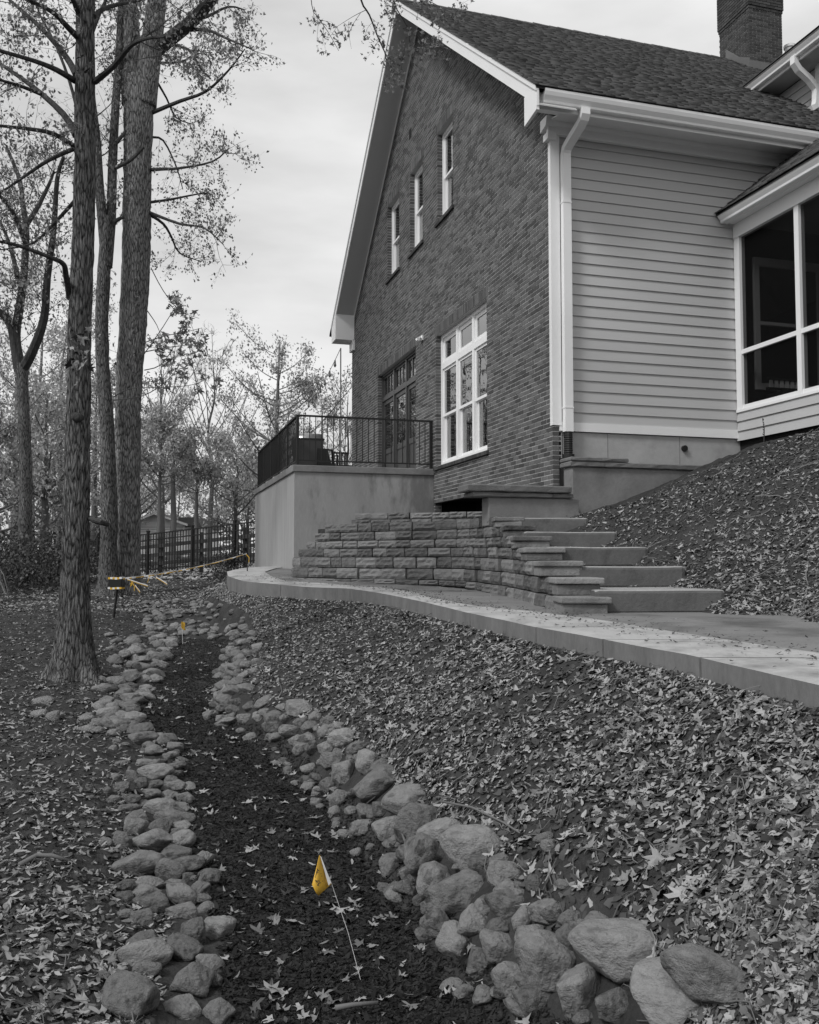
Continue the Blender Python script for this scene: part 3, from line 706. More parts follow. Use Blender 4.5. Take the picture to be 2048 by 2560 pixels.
q.tube(pts, [.058 + (.006 if i % 2 else 0) for i in range(n + 1)], 12); q.tube([(DX, DY, 3.1), (DX, DY, 3.03)], [.085, .085], 14)
q.build('downspout_adapter', M['plastic_black'], house, smooth=False)
MB().tube([(DX, DY, 3.03), (DX, DY, 2.3)], .058, 14).build('drain_pipe', M['pvc'], house, smooth=True)
MB().box(XW + .1, XW + .15, YC - .02, YC + .01, 2.3, 3.05).build('vertical_flashing', M['metal_black'], house)

# --- porch (screened) at the right
XP = 8.52; YP0 = 4.5
porch = MB().box(XP, XP + .10, YC - .135, YC - .01, 3.87, 6.5).build('porch_post', M['trim'], house)
for yb in (10.11, 8.82, 7.53, 6.24, 4.95): MB().box(XP, XP + .10, yb, yb + .09, 3.87, 6.5).build('porch_post', M['trim'], house)
MB().box(XP - .005, XP + .1, YP0, YC - .005, 6.49, 6.71).build('porch_beam', M['trim'], house)
MB().box(XP - .02, XP - .0055, YP0, YC - .04, 6.49, 6.525).build('beam_moulding', M['trim'], house)
ysp = [YC - .135, 10.2, 10.11, 8.91, 8.82, 7.62, 7.53, 6.33, 6.24, 5.04]
for a, b in zip(ysp[0::2], ysp[1::2]):
    MB().box(XP + .012, XP + .08, b, a, 4.70, 4.765).build('porch_rail', M['trim'], house)
    MB().box(XP + .045, XP + .047, b, a, 4.77, 6.49).build('insect_screen', M['screen'], house)
    MB().box(XP + .045, XP + .047, b, a, 3.93, 4.70).build('insect_screen', M['screen'], house)
    MB().box(XP + .013, XP + .079, b, a, 3.871, 3.93).build('porch_rail', M['trim'], house)
MB().box(XP - .012, XP + .1, YP0, YC - .006, 3.83, 3.868).build('porch_sill', M['trim'], house)
for k in range(3):
    z0 = 3.40 + k * .147
    MB().prism([(XP - .008, z0), (XP + .004, z0), (XP + .03, z0 + .155), (XP + .02, z0 + .155)], 'y', YP0, YC - .012).build('porch_skirt_board', M['porch_skirt'], house) if False else \
    MB().add([(XP - .008, YP0, z0), (XP + .004, YP0, z0), (XP + .03, YP0, z0 + .155), (XP + .018, YP0, z0 + .155), (XP - .008, YC - .012, z0), (XP + .004, YC - .012, z0), (XP + .03, YC - .012, z0 + .155), (XP + .018, YC - .012, z0 + .155)],
             [(0, 1, 2, 3), (7, 6, 5, 4), (0, 4, 5, 1), (1, 5, 6, 2), (2, 6, 7, 3), (3, 7, 4, 0)]).build('porch_skirt_board', M['porch_skirt'], house)
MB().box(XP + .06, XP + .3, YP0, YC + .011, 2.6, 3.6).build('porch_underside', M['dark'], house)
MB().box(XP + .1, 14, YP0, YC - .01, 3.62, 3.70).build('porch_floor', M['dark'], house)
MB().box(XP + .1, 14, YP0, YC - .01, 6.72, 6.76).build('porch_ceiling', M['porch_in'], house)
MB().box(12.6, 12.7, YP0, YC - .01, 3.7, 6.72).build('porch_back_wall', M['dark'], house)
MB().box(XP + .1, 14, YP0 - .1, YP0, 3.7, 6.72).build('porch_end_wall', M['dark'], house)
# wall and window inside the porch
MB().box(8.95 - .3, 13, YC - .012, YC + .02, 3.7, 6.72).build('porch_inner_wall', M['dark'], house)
f = MB(); frame_rect(f, 0, 1, 0, 1, .1, 0, 1); f = MB()
for (x0, x1, z0, z1) in ((8.84, 8.93, 4.2, 6.24), (8.93, 10.1, 6.11, 6.24), (8.93, 10.1, 5.2, 5.25), (10.0, 10.1, 4.2, 6.11), (8.93, 10.0, 4.2, 4.3)): f.box(x0, x1, YC - .06, YC - .014, z0, z1)
wi = f.build('window', M['porch_in'], house)
MB().box(8.93, 10.0, YC - .03, YC - .026, 4.3, 6.11).build('pane', M['glass'], wi)
# porch roof: slope rising to +X, eave gutter along Y
PS = (8.235 - 6.86) / (10.02 - 8.25)
pr = MB(); XE_ = 8.22
def pz_(x): return 6.86 + PS * (x - XE_)
pr.hexa([(XE_, YP0 - .4, pz_(XE_) - .05), (14, YP0 - .4, pz_(14) - .05), (14, YC + .2, pz_(14) - .05), (XE_, YC - .005, pz_(XE_) - .05)], [(XE_, YP0 - .4, pz_(XE_)), (14, YP0 - .4, pz_(14)), (14, YC + .2, pz_(14)), (XE_, YC - .005, pz_(XE_))])
pro = pr.build('porch_roof', M['roof_edge'], house)
SV = []; SQ = []; k0 = 0; LL = math.hypot(1, PS); c_ = 1 / LL; s__ = PS / LL
for c in range(40):
    l0 = c * EXP - .02; l1 = l0 + EXP + .02; y = YP0 - .4
    while y < YC - .05:
        wd = random.choice((.18, .22, .28, .33)); th = random.choice((.012, .014, .024)); b_ = min(y + wd - .006, YC - .01)
        for (yy, ll, hh) in ((y, l0, .002), (b_, l0, .002), (b_, l1, .001), (y, l1, .001), (y, l0, th), (b_, l0, th), (b_, l1, .003), (y, l1, .003)): SV.append((XE_ + ll * c_ - hh * s__, yy, pz_(XE_) + ll * s__ + hh * c_))
        for q in ((7, 6, 5, 4), (4, 5, 1, 0), (5, 6, 2, 1), (7, 4, 0, 3)): SQ.append([k0 + i for i in q])
        k0 += 8; y += wd
tag(make('shingles', arr_mesh('shingles', np.array(SV), np.array(SQ)), M['shingle'], pro), kind='stuff')
MB().prism([(8.36, 6.72), (8.36, 6.84), (8.39, 6.86), (8.39, 6.70)], 'y', YP0 - .4, YC - .03).build('porch_fascia', M['trim'], house)
MB().box(8.39, XP, YP0 - .35, YC - .04, 6.715, 6.735).build('porch_soffit', M['trim'], house)
gp = [(8.36, 6.71), (8.29, 6.70), (8.275, 6.71), (8.27, 6.74), (8.235, 6.79), (8.22, 6.83), (8.22, 6.86), (8.235, 6.862), (8.235, 6.845), (8.35, 6.84)]
g = MB(); n = len(gp); V = [(p[0], YP0 - .4, p[1]) for p in gp] + [(p[0], YC - .035, p[1]) for p in gp]
g.add(V, [tuple(range(n)), tuple(range(n, 2 * n))[::-1]] + [(i, n + i, n + (i + 1) % n, (i + 1) % n) for i in range(n)]).build('gutter', M['white'], house)

# --- upper wing: wall facing -X above the main roof, eave along Y
XG2 = 11.0; ZW = 10.2
wg = MB().box(XG2 + .02, XG2 + 3, 12.45, 14.2, 8.2, ZW - .05).build('wing_wall', M['dark'], house)
z = 8.4
while z < ZW - .15:
    zt_ = min(z + .167, ZW - .06); MB().add([(XG2 - .008, 12.42, z), (XG2 + .004, 12.42, z), (XG2 + .019, 12.42, zt_), (XG2 + .012, 12.42, zt_), (XG2 - .008, 14.9, z), (XG2 + .004, 14.9, z), (XG2 + .019, 14.9, zt_), (XG2 + .012, 14.9, zt_)],
             [(0, 1, 2, 3), (7, 6, 5, 4), (0, 4, 5, 1), (1, 5, 6, 2), (2, 6, 7, 3), (3, 7, 4, 0)]).build('siding_board', M['siding'], wg)
    z += .155
MB().box(XG2 - .03, XG2 - .009, 12.40, 12.52, 8.4, ZW - .06).build('corner_board', M['trim'], wg)
MB().box(XG2 - .42, XG2 + .02, 11.7, 15.2, ZW - .06, ZW - .035).build('wing_soffit', M['soffit'], house)
MB().box(XG2 - .44, XG2 - .41, 11.7, 15.2, ZW - .08, ZW + .12).build('wing_fascia', M['trim'], house)
V = [(p[0] - 8.36 + XG2 - .44, 11.65, p[1] - 6.86 + ZW + .13) for p in gp] + [(p[0] - 8.36 + XG2 - .44, 14.6, p[1] - 6.86 + ZW + .13) for p in gp]
MB().add(V, [tuple(range(n)), tuple(range(n, 2 * n))[::-1]] + [(i, n + i, n + (i + 1) % n, (i + 1) % n) for i in range(n)]).build('gutter', M['white'], house)
wr = MB().hexa([(XG2 - .58, 11.6, ZW + .08), (15, 11.6, ZW + 3.2), (15, 15.5, ZW + 3.2), (XG2 - .58, 15.5, ZW + .08)], [(XG2 - .58, 11.6, ZW + .14), (15, 11.6, ZW + 3.26), (15, 15.5, ZW + 3.26), (XG2 - .58, 15.5, ZW + .14)]).build('wing_roof', M['shingle'], house)
duct_y = MB()
ds2 = [(XG2 - .5, 12.46, ZW), (XG2 - .5, 12.46, ZW - .12), (XG2 - .42, 12.46, ZW - .22), (XG2 - .2, 12.46, ZW - .36), (XG2 - .07, 12.46, ZW - .5), (XG2 - .07, 12.46, 9.5), (XG2 - .1, 12.46, 9.38), (XG2 - .2, 12.46, 9.32)]
V = []
for i, p in enumerate(ds2):
    p = np.array(p); t = np.array(ds2[min(i + 1, len(ds2) - 1)]) - np.array(ds2[max(i - 1, 0)]); t = t / np.linalg.norm(t); nn = np.cross(t, (0, 1, 0)); nn /= np.linalg.norm(nn)
    for a, b in ((-1, -1), (1, -1), (1, 1), (-1, 1)): V.append(p + np.array((0, 1, 0)) * a * .055 + nn * b * .045)
nn_ = len(ds2); MB().add(V, [(i * 4 + k, i * 4 + (k + 1) % 4, (i + 1) * 4 + (k + 1) % 4, (i + 1) * 4 + k) for i in range(nn_ - 1) for k in range(4)] + [(3, 2, 1, 0), tuple(range(4 * nn_ - 4, 4 * nn_))]).build('downspout', M['white'], house)
MB().box(XG2 + .3, XG2 + 3, 11.0, 12.41, 8.0, ZW - .02).build('wing_brick_wall', M['brick_dark'], house)

# --- chimney
CX0, CX1, CY0, CY1 = 13.17, 14.07, 17.08, 18.2
ch = MB().box(CX0 + .008, CX1 - .008, CY0 + .008, CY1 - .008, 12.4, 16.2).build('chimney', M['mortar'], house)
bx = MB().box(0, BL - J_, 0, .09, 0, CH - J_).mesh('brick'); bx.materials.append(M['brick_dark'])
by = MB().box(0, .09, 0, BL - J_, 0, CH - J_).mesh('brick'); by.materials.append(M['brick_dark'])
cnt = 0; rest = MB()
for c in range(int((16.2 - 12.6) / CH)):
    z0 = 12.6 + c * CH; pr_ = .03 if z0 > 14.42 else (.015 if z0 > 14.30 else 0)
    x0, x1, y0, y1 = CX0 - pr_, CX1 + pr_, CY0 - pr_, CY1 + pr_
    off = BL / 2 if c % 2 else 0
    x = x0 - off
    while x < x1:
        a, b = max(x, x0), min(x + BL - J_, x1); x += BL
        if b - a < .03: continue
        if z0 < 14.9 and b - a > BL - J_ - .001: inst('brick', bx, ch, (a, y0, z0)); cnt += 1
        else: rest.box(a, b, y0, y0 + .09, z0, z0 + CH - J_)
    y = y0 + .0 - (BL / 2 if not c % 2 else 0)
    while y < y1:
        a, b = max(y, y0 + .0925), min(y + BL - J_, y1); y += BL
        if b - a < .03: continue
        if z0 < 14.9 and b - a > BL - J_ - .001 and z0 > roof_z(a) - .1: inst('brick', by, ch, (x0, a, z0)); cnt += 1
        else: rest.box(x0, x0 + .09, a, b, z0, z0 + CH - J_)
tag(rest.build('brick_courses', M['brick_dark'], ch), kind='stuff')
fz = roof_z(CY0)
MB().prism([(CY0 - .02, fz - .1), (CY0 - .02, fz + .22), (CY0 + .35, fz + .22 + .35 * SL * .8), (CY0 + .84, ZR + .25), (CY0 + .84, ZR - .1)], 'x', CX0 - .03, CX0 - .012).build('flashing', M['flash'], ch)
MB().box(CX0 - .03, CX1 + .03, CY0 - .035, CY0 - .021, fz - .2, fz + .16).build('flashing', M['flash'], ch)
MB().tube([(14.45, 17.3, 12.8), (14.45, 17.3, 13.72)], .11, 14).tube([(14.45, 17.3, 13.72), (14.45, 17.3, 13.78)], .135, 14).build('vent_pipe', M['pvc'], house)

bench = thing('porch_bench', 'slatted bench dimly seen through the lower porch screen', 'bench', (9.24, 11.3, 3.7))
for i in range(7): MB().box(8.93 + i * .095, 8.985 + i * .095, 11.28, 11.3, 4.205, 4.31).build('slat', M['trim'], bench)
MB().box(8.88, 9.62, 11.27, 11.31, 4.31, 4.35).build('top_rail', M['dark'], bench); MB().box(8.88, 9.62, 11.27, 11.31, 4.165, 4.2).build('bottom_rail', M['dark'], bench); MB().box(8.88, 9.62, 10.95, 11.31, 4.05, 4.09).build('seat', M['dark'], bench)
for xx in (8.88, 9.57):
    for yy in (10.95, 11.27): MB().box(xx, xx + .04, yy, yy + .04, 3.7, 4.05).build('leg', M['dark'], bench)
# ================================================================== RAISED PATIO
PX0, PX1, PY0, PY1 = 2.70, XW - .004, 16.97, 23.3; PT = 3.43
patio = thing('raised_patio', 'raised stucco patio with concrete cap and black railing beside the brick wall', 'patio', (4.1, 20, 1.4))
MB().box(PX0, PX1, PY0, PY0 + .25, 1.0, PT - .13).build('front_wall', M['stucco'], patio)
MB().box(PX0 - .002, PX0 + .25, PY0 + .002, PY1, 1.0, PT - .132).build('side_wall', M['stucco_side'], patio)
MB().box(PX0 - .04, PX1, PY0 - .035, PY0 + .32, PT - .13, PT).build('cap', M['concrete_dark'], patio, bevel=.012)
MB().box(PX0 - .041, PX0 + .32, PY0 + .321, PY1 + .03, PT - .131, PT - .001).build('cap', M['concrete_dark'], patio, bevel=.012)
MB().box(PX0 + .2, PX1, PY0 + .2, PY1, PT - .1, PT - .03).build('patio_floor', M['concrete_dark'], patio)
# railing
RX, RY, RT, RB = 2.765, 17.03, 4.395, 3.515
rl = MB().box(RX - .024, RX + .024, RY - .024, RY + .024, PT, RT - .02).build('railing_post', M['metal_black'], patio)
MB().box(XW - .07, XW - .022, RY - .024, RY + .024, PT, RT - .02).build('railing_post', M['metal_black'], patio)
MB().box(RX + 1.72, RX + 1.745, RY - .015, RY + .015, PT, RB).build('railing_foot', M['metal_black'], patio)
for k in range(1, 6): MB().box(RX - .02, RX + .02, RY + k * 1.24 - .02, RY + k * 1.24 + .02, PT, RT - .02).build('railing_post', M['metal_black'], patio)
MB().box(RX - .03, XW - .015, RY - .028, RY + .028, RT - .02, RT + .012).build('top_rail', M['metal_black'], patio)
MB().box(RX - .028, RX + .028, RY + .029, RY + 6.22, RT - .02, RT + .012).build('top_rail', M['metal_black'], patio)
MB().box(RX + .024, XW - .07, RY - .012, RY + .012, RB, RB + .025).build('bottom_rail', M['metal_black'], patio)
MB().box(RX - .012, RX + .012, RY + .024, RY + 6.2, RB, RB + .025).build('bottom_rail', M['metal_black'], patio)
bal = MB().box(-.007, .007, -.007, .007, 0, RT - .02 - RB - .025).mesh('baluster'); bal.materials.append(M['metal_black'])
n = 23
for i in range(1, n): inst('baluster', bal, patio, (RX + (XW - .05 - RX) * i / n, RY, RB + .025))
for i in range(1, 54):
    if i % 11: inst('baluster', bal, patio, (RX, RY + 6.2 * i / 55, RB + .025))
# grill under a cover, chairs, pole with string lights
yg = 18.4; a = at_y(742, 1163, yg); b = at_y(809, 1097, yg); t = at_y(775, 1079, yg)
gx0, gx1, gzt, gzl = a[0], b[0], t[2], b[2]
gr = thing('patio_grill', 'dark covered grill with pale domed lid behind the patio railing', 'grill', ((gx0 + gx1) / 2, yg + .3, PT - .03))
lid = MB(); V = []; n = 8
for i in range(n + 1):
    q = pi * i / n; V += [(gx0 + .0, yg + .28 - .28 * cos(q), gzl + (gzt - gzl) * sin(q)), (gx1 - .03, yg + .28 - .28 * cos(q), gzl + (gzt - gzl) * sin(q))]
lid.add(V, [(2 * i, 2 * i + 1, 2 * i + 3, 2 * i + 2) for i in range(n)] + [tuple(range(0, 2 * n + 2, 2)), tuple(range(1, 2 * n + 2, 2))[::-1]]).build('lid', M['cover_top'], gr, smooth=True)
zz = PT - .03
MB().prism([(gx0 - .02, gzl - .002), (gx1 + .02, gzl - .002), (gx1 - .03, gzl - .35), (gx1 - .03, zz + .12), (gx0 + .02, zz + .12), (gx0, gzl - .35)], 'y', yg, yg + .56).build('body', M['cover'], gr)
MB().box(gx0 - .02, gx1 + .025, yg - .006, yg + .57, gzl - .03, gzl + .004).build('rim', M['metal_black'], gr)
for xx in (gx0 + .06, gx1 - .1):
    for yy in (yg + .06, yg + .46): MB().box(xx, xx + .05, yy, yy + .05, zz, zz + .12).build('leg', M['metal_black'], gr)
def patio_chair(name, label, u0, u1, vt, y, arm):
    a = at_y(u0, 1163, y); b = at_y(u1, 1163, y); t = at_y(u0, vt, y); x0, x1, zt = a[0], b[0], t[2]; z0 = PT - .03; h = zt - z0; zs = z0 + h * .42
    c = thing(name, label, 'chair', ((x0 + x1) / 2, y + .25, z0))
    MB().box(x0, x1, y, y + .45, zs - .05, zs).build('seat', M['plastic_black'], c)
    if arm:
        MB().hexa([(x0, y + .05, zs), (x0 + .28, y + .05, zs), (x0 + .28, y + .12, zs), (x0, y + .12, zs)], [(x0 - .01, y + .05, zt), (x0 + .2, y + .05, zt), (x0 + .2, y + .1, zt), (x0 - .01, y + .1, zt)]).build('backrest', M['plastic_black'], c)
        MB().tube([(x0 + .15, y + .08, zt - .02), (x0 + .3, y + .1, zt - .02), (x0 + .34, y + .2, zs + .12), (x1 - .02, y + .22, zs), (x1, y + .22, z0)], .022, 8).build('arm', M['plastic_black'], c)
    else:
        for i in range(6): xx = x0 + (x1 - x0) * (i + .3) / 6; MB().box(xx, xx + .02, y + .4, y + .42, zs, zt - .04).build('back_slat', M['plastic_black'], c)
        MB().box(x0, x1, y + .395, y + .43, zt - .04, zt).build('top_rail', M['plastic_black'], c)
        MB().tube([(x0 + .02, y, zs), (x0 + .02, y, zt - .12), (x0 + .02, y + .4, zt - .1)], .014, 6).build('arm', M['plastic_black'], c)
    for xx in (x0 + .01, x1 - .05):
        for yy in (y + .01, y + .4): MB().box(xx, xx + .035, yy, yy + .035, z0, zs - .05).build('leg', M['plastic_black'], c)
    if arm: MB().box(x0 + .02, x1 - .01, y + .02, y + .03, z0 + .06, zs - .05).build('apron', M['plastic_black'], c)
patio_chair('patio_chair', 'solid black patio chair beside the covered grill', 796, 840, 1120, 18.2, True)
patio_chair('patio_chair', 'black slatted patio chair nearest the brick wall', 842, 882, 1124, 18.6, False)
pb = at_y(852, 1165, 19.0); pt_ = at_y(852, 870, 19.0)
pole = thing('light_pole', 'thin pole with a string of bulbs standing on the raised patio', 'pole', (pb[0], 19.0, PT - .03))
MB().tube([(pb[0], 19, PT - .03), (pt_[0], 19, pt_[2])], .014, 8).build('pole', M['flash'], pole)
MB().tube([(pb[0], 19, PT - .03), (pb[0], 19, PT + .0)], .12, 12).build('base', M['metal_black'], pole)
A = np.array([pt_[0], 19, pt_[2]]); B_ = np.array(at_depth(735, 1025, 30)); pts = []
for i in range(25): q = i / 24; p = A + (B_ - A) * q; p = p - np.array([0, 0, 1.0 * 4 * q * (1 - q) * .35]); pts.append(p)
cord = MB().tube(pts, .007, 5).build('cord', M['metal_black'], pole)
for i in range(2, 16, 2): p = pts[i]; MB().tube([p, p - np.array([0, 0, .06]), p - np.array([0, 0, .12]), p - np.array([0, 0, .16])], [.018, .022, .035, .012], 8).build('bulb', M['flash'], cord)

# ================================================================== CONCRETE WALLS with stone coping by the house corner
lw_ = thing('landing_wall', 'low concrete landing wall with two layers of flat coping stones at the house corner', 'wall', (4.9, 11, 2.0))
MB().box(4.27, 5.565, 10.9, 11.15, 2.06, 2.432).build('wall', M['concrete_dark'], lw_, bevel=.01)
def stone_slab(x0, x1, y0, y1, z0, z1, parent, name='coping_stone', mat=None):
    m = MB(); nx = max(3, int((x1 - x0) / .12)); V = []; Fc = []
    ring = []
    for k, (zz, ins) in enumerate(((z0, .012), (z0 + .012, 0), (z1 - .014, 0), (z1, .014))):
        for i in range(nx + 1): V.append((x0 + ins + (x1 - x0 - 2 * ins) * i / nx, y0 + ins + random.uniform(-.006, .006), zz + random.uniform(-.003, .003)))
        for i in range(nx, -1, -1): V.append((x0 + ins + (x1 - x0 - 2 * ins) * i / nx, y1 - ins + random.uniform(-.004, .004), zz + random.uniform(-.003, .003)))
    R = 2 * nx + 2
    for k in range(3):
        for i in range(R): Fc.append((k * R + i, k * R + (i + 1) % R, (k + 1) * R + (i + 1) % R, (k + 1) * R + i))
    for i in range(nx): Fc.append((3 * R + i, 3 * R + i + 1, 3 * R + R - 2 - i, 3 * R + R - 1 - i)); Fc.append((i, R - 1 - i, R - 2 - i, i + 1))
    return m.add(V, Fc).build(name, mat or M['coping'], parent)
stone_slab(4.035, 5.155, 10.85, 11.2, 2.435, 2.498, lw_); stone_slab(5.165, 5.46, 10.855, 11.2, 2.435, 2.499, lw_)
stone_slab(3.96, 5.42, 10.82, 11.22, 2.502, 2.592, lw_)
tw = thing('foundation_retaining_wall', 'taller concrete retaining wall with coping below the grey siding', 'wall', (6.6, 11.2, 2.0))
MB().box(5.57, 7.7, 11.1, 11.36, 1.7, 2.888).build('wall', M['concrete_dark'], tw, bevel=.01)
stone_slab(5.53, 7.75, 11.06, 11.4, 2.89, 2.963, tw); stone_slab(5.53, 6.41, 11.05, 11.4, 2.965, 3.02, tw)

# ================================================================== BLOCK RETAINING WALL
def rough_block(seed):
    """unit block, x 0..1 along the wall, y 0 (face) .. 1, z 0..1; split face"""
    rr = random.Random(seed); nx, nz = 6, 4; V = []; Fc = []
    for i in range(nx + 1):
        for k in range(nz + 1):
            e = i in (0, nx) or k in (0, nz); cx = i in (0, nx); cz = k in (0, nz)
            V.append((i / nx * .985 + .0075, (.09 if (cx and cz) else .06 if e else 0) + rr.uniform(-.05, .05) * (.35 if e else 1), k / nz * .96 + .02))
    for i in range(nx):
        for k in range(nz): a = i * (nz + 1) + k; Fc.append((a, a + nz + 1, a + nz + 2, a + 1))
    n = len(V); V += [(.0075, 1, .02), (.9925, 1, .02), (.9925, 1, .98), (.0075, 1, .98)]
    bot = [i * (nz + 1) for i in range(nx + 1)]; top = [i * (nz + 1) + nz for i in range(nx + 1)]
    Fc += [tuple(bot[::-1]) + (n, n + 1), tuple(top) + (n + 2, n + 3), tuple(range(0, nz + 1)) + (n + 3, n), tuple(range(nx * (nz + 1), nx * (nz + 1) + nz + 1))[::-1] + (n + 1, n + 2)]
    m = MB().add(V, Fc).mesh('block'); m.materials.append(M['block']); return m
BLK = [rough_block(i) for i in range(8)]
bwall = thing('block_retaining_wall', 'curved retaining wall of rough split-face concrete blocks stepping down beside the stairs', 'retaining wall', (*xy(.2, 13), 1.2))
base = [(-1.95, 15.75), (-2.04, 15.1), (-1.55, 14.5), (-1.05, 13.98), (-.16, 13.35), (.42, 12.98), (.72, 12.5), (.86, 12.0), (1.11, 10.7), (1.2, 9.5), (1.29, 8.3), (1.36, 7.7)]
def resample(pts, step=.05):
    P = np.array(pts, float); d = np.r_[0, np.cumsum(np.linalg.norm(np.diff(P, axis=0), axis=1))]; n = int(d[-1] / step); t = np.linspace(0, d[-1], n)
    Q = np.stack([np.interp(t, d, P[:, 0]), np.interp(t, d, P[:, 1])], 1)
    for _ in range(3): Q[1:-1] = (Q[:-2] + 2 * Q[1:-1] + Q[2:]) / 4
    return Q
zl_ = [1.25, 1.335, 1.5, 1.665, 1.80, 1.92, 2.055, 2.19]; zr_ = [1.08, 1.29, 1.45, 1.60, 1.74, 1.88, 2.02, 2.15]
ustart = [727, 727, 731, 742, 764, 780, 808]; wend = [7.7, 8.05, 8.75, 9.5, 10.15, 10.75, 11.25]
PB = resample(base)
TG = np.gradient(PB, axis=0); TG /= np.linalg.norm(TG, axis=1, keepdims=True); NRM = np.stack([-TG[:, 1], TG[:, 0]], 1)      # points to the earth side
DL = np.r_[0, np.cumsum(np.linalg.norm(np.diff(PB, axis=0), axis=1))]
def block_at(p, q, z0, z1, depth, face_dir):
    """p, q: plan end points (s, w) of the face, left to right as seen from the walkway"""
    P0 = np.array(xy(*p)); P1 = np.array(xy(*q)); t = P1 - P0; L = np.linalg.norm(t); ang = math.atan2(t[1], t[0])
    jo = random.uniform(-.022, .022); nn = np.array([sin(ang), -cos(ang)]); inst('block', random.choice(BLK), bwall, (P0[0] + nn[0] * jo, P0[1] + nn[1] * jo, z0 + random.uniform(-.002, .004)), (random.uniform(-.012, .012), random.uniform(-.008, .008), ang + random.uniform(-.02, .02)), (L - random.uniform(.004, .012), depth, z1 - z0 - random.uniform(.003, .009)))
for c in range(7):
    set_ = .017 * c + (.02 if c == 0 else 0) * -1
    path = PB + NRM * set_
    uu = 1024 + F_ * path[:, 0] / path[:, 1]
    i0 = 0
    if c >= 2:
        ok = np.where((uu > ustart[c]) & (DL > .3))[0]; i0 = ok[0]
    i1 = np.where(path[:, 1] > wend[c])[0][-1]
    L0, L1 = DL[i0], DL[i1]; l = L0 - random.uniform(0, .12) if c < 2 else L0; k = 0
    while l < L1 - .05:
        bl = random.choice((.26, .3, .34, .4, .42)) if c > 1 else random.choice((.34, .4, .45))
        e = min(l + bl, L1)
        if L1 - e < .12: e = L1
        a = [np.interp(max(l, 0), DL, path[:, j]) for j in (0, 1)]; b = [np.interp(e, DL, path[:, j]) for j in (0, 1)]
        f0 = (l + e) / 2 / DL[-1]; ff = np.clip((f0 - .45) / .4, 0, 1)
        z0 = zl_[c] + (zr_[c] - zl_[c]) * ff; z1 = zl_[c + 1] + (zr_[c + 1] - zl_[c + 1]) * ff
        block_at(a, b, z0, z1, .3 if c < 6 else .24, 1); l = e
    # end stones that step down beside the stairs, facing the walkway
    e_ = path[i1]; f0 = 1.0; z0, z1 = zr_[c], zr_[c + 1]
    wd = .36 if c < 5 else .3
    def end_stone(s0, s1, w0, w1, z0_, z1_):
        sk = random.uniform(-.02, .02); q = [(s0, w0), (s1, w0 + sk), (s1 - random.uniform(0, .02), w1), (s0, w1)]
        MB().hexa([(*xy(*p), z0_) for p in q], [(*xy(*p), z1_ + random.uniform(-.004, .004)) for p in q]).build('block', M['block'], bwall, bevel=.012)
    end_stone(e_[0] - .03, e_[0] + wd, e_[1] - .05, e_[1] + .4, z0 + .004, z1 - .055)
    end_stone(e_[0] - .05, e_[0] + wd + .03, e_[1] - .075, e_[1] + .38, z1 - .052, z1 + .004)
# two straight upper courses running back to the brick wall
for c, (z0, z1, sa, wa, sb, wb) in enumerate([(2.19, 2.325, -1.02, 15.62, 1.27, 15.05), (2.325, 2.445, -.965, 15.75, 1.235, 15.15)]):
    a = np.array((sa, wa)); b = np.array((sb, wb)); L = np.linalg.norm(b - a); l = 0
    while l < L - .05:
        e = min(l + random.choice((.3, .4, .52, .6)) if c else l + random.choice((.28, .36, .42)), L)
        if L - e < .15: e = L
        block_at(a + (b - a) * l / L, a + (b - a) * e / L, z0, z1, .3, 1); l = e
# earth held by the wall
tp = [(-1.55, 15.25), (-1.0, 14.35), (-.1, 13.75), (.6, 13.3), (1.05, 12.3), (1.35, 11.3), (2.1, 11.9), (2.3, 12.2), (1.3, 15.4), (-.9, 16.0), (-1.5, 16.3)]
pl = [xy(*p) for p in tp]
ter = MB().prism(pl, 'z', 1.2, 2.14).build('terrace_soil', M['soil']); tag(ter, 'flat soil terrace behind the block retaining wall', 'ground', kind='structure')

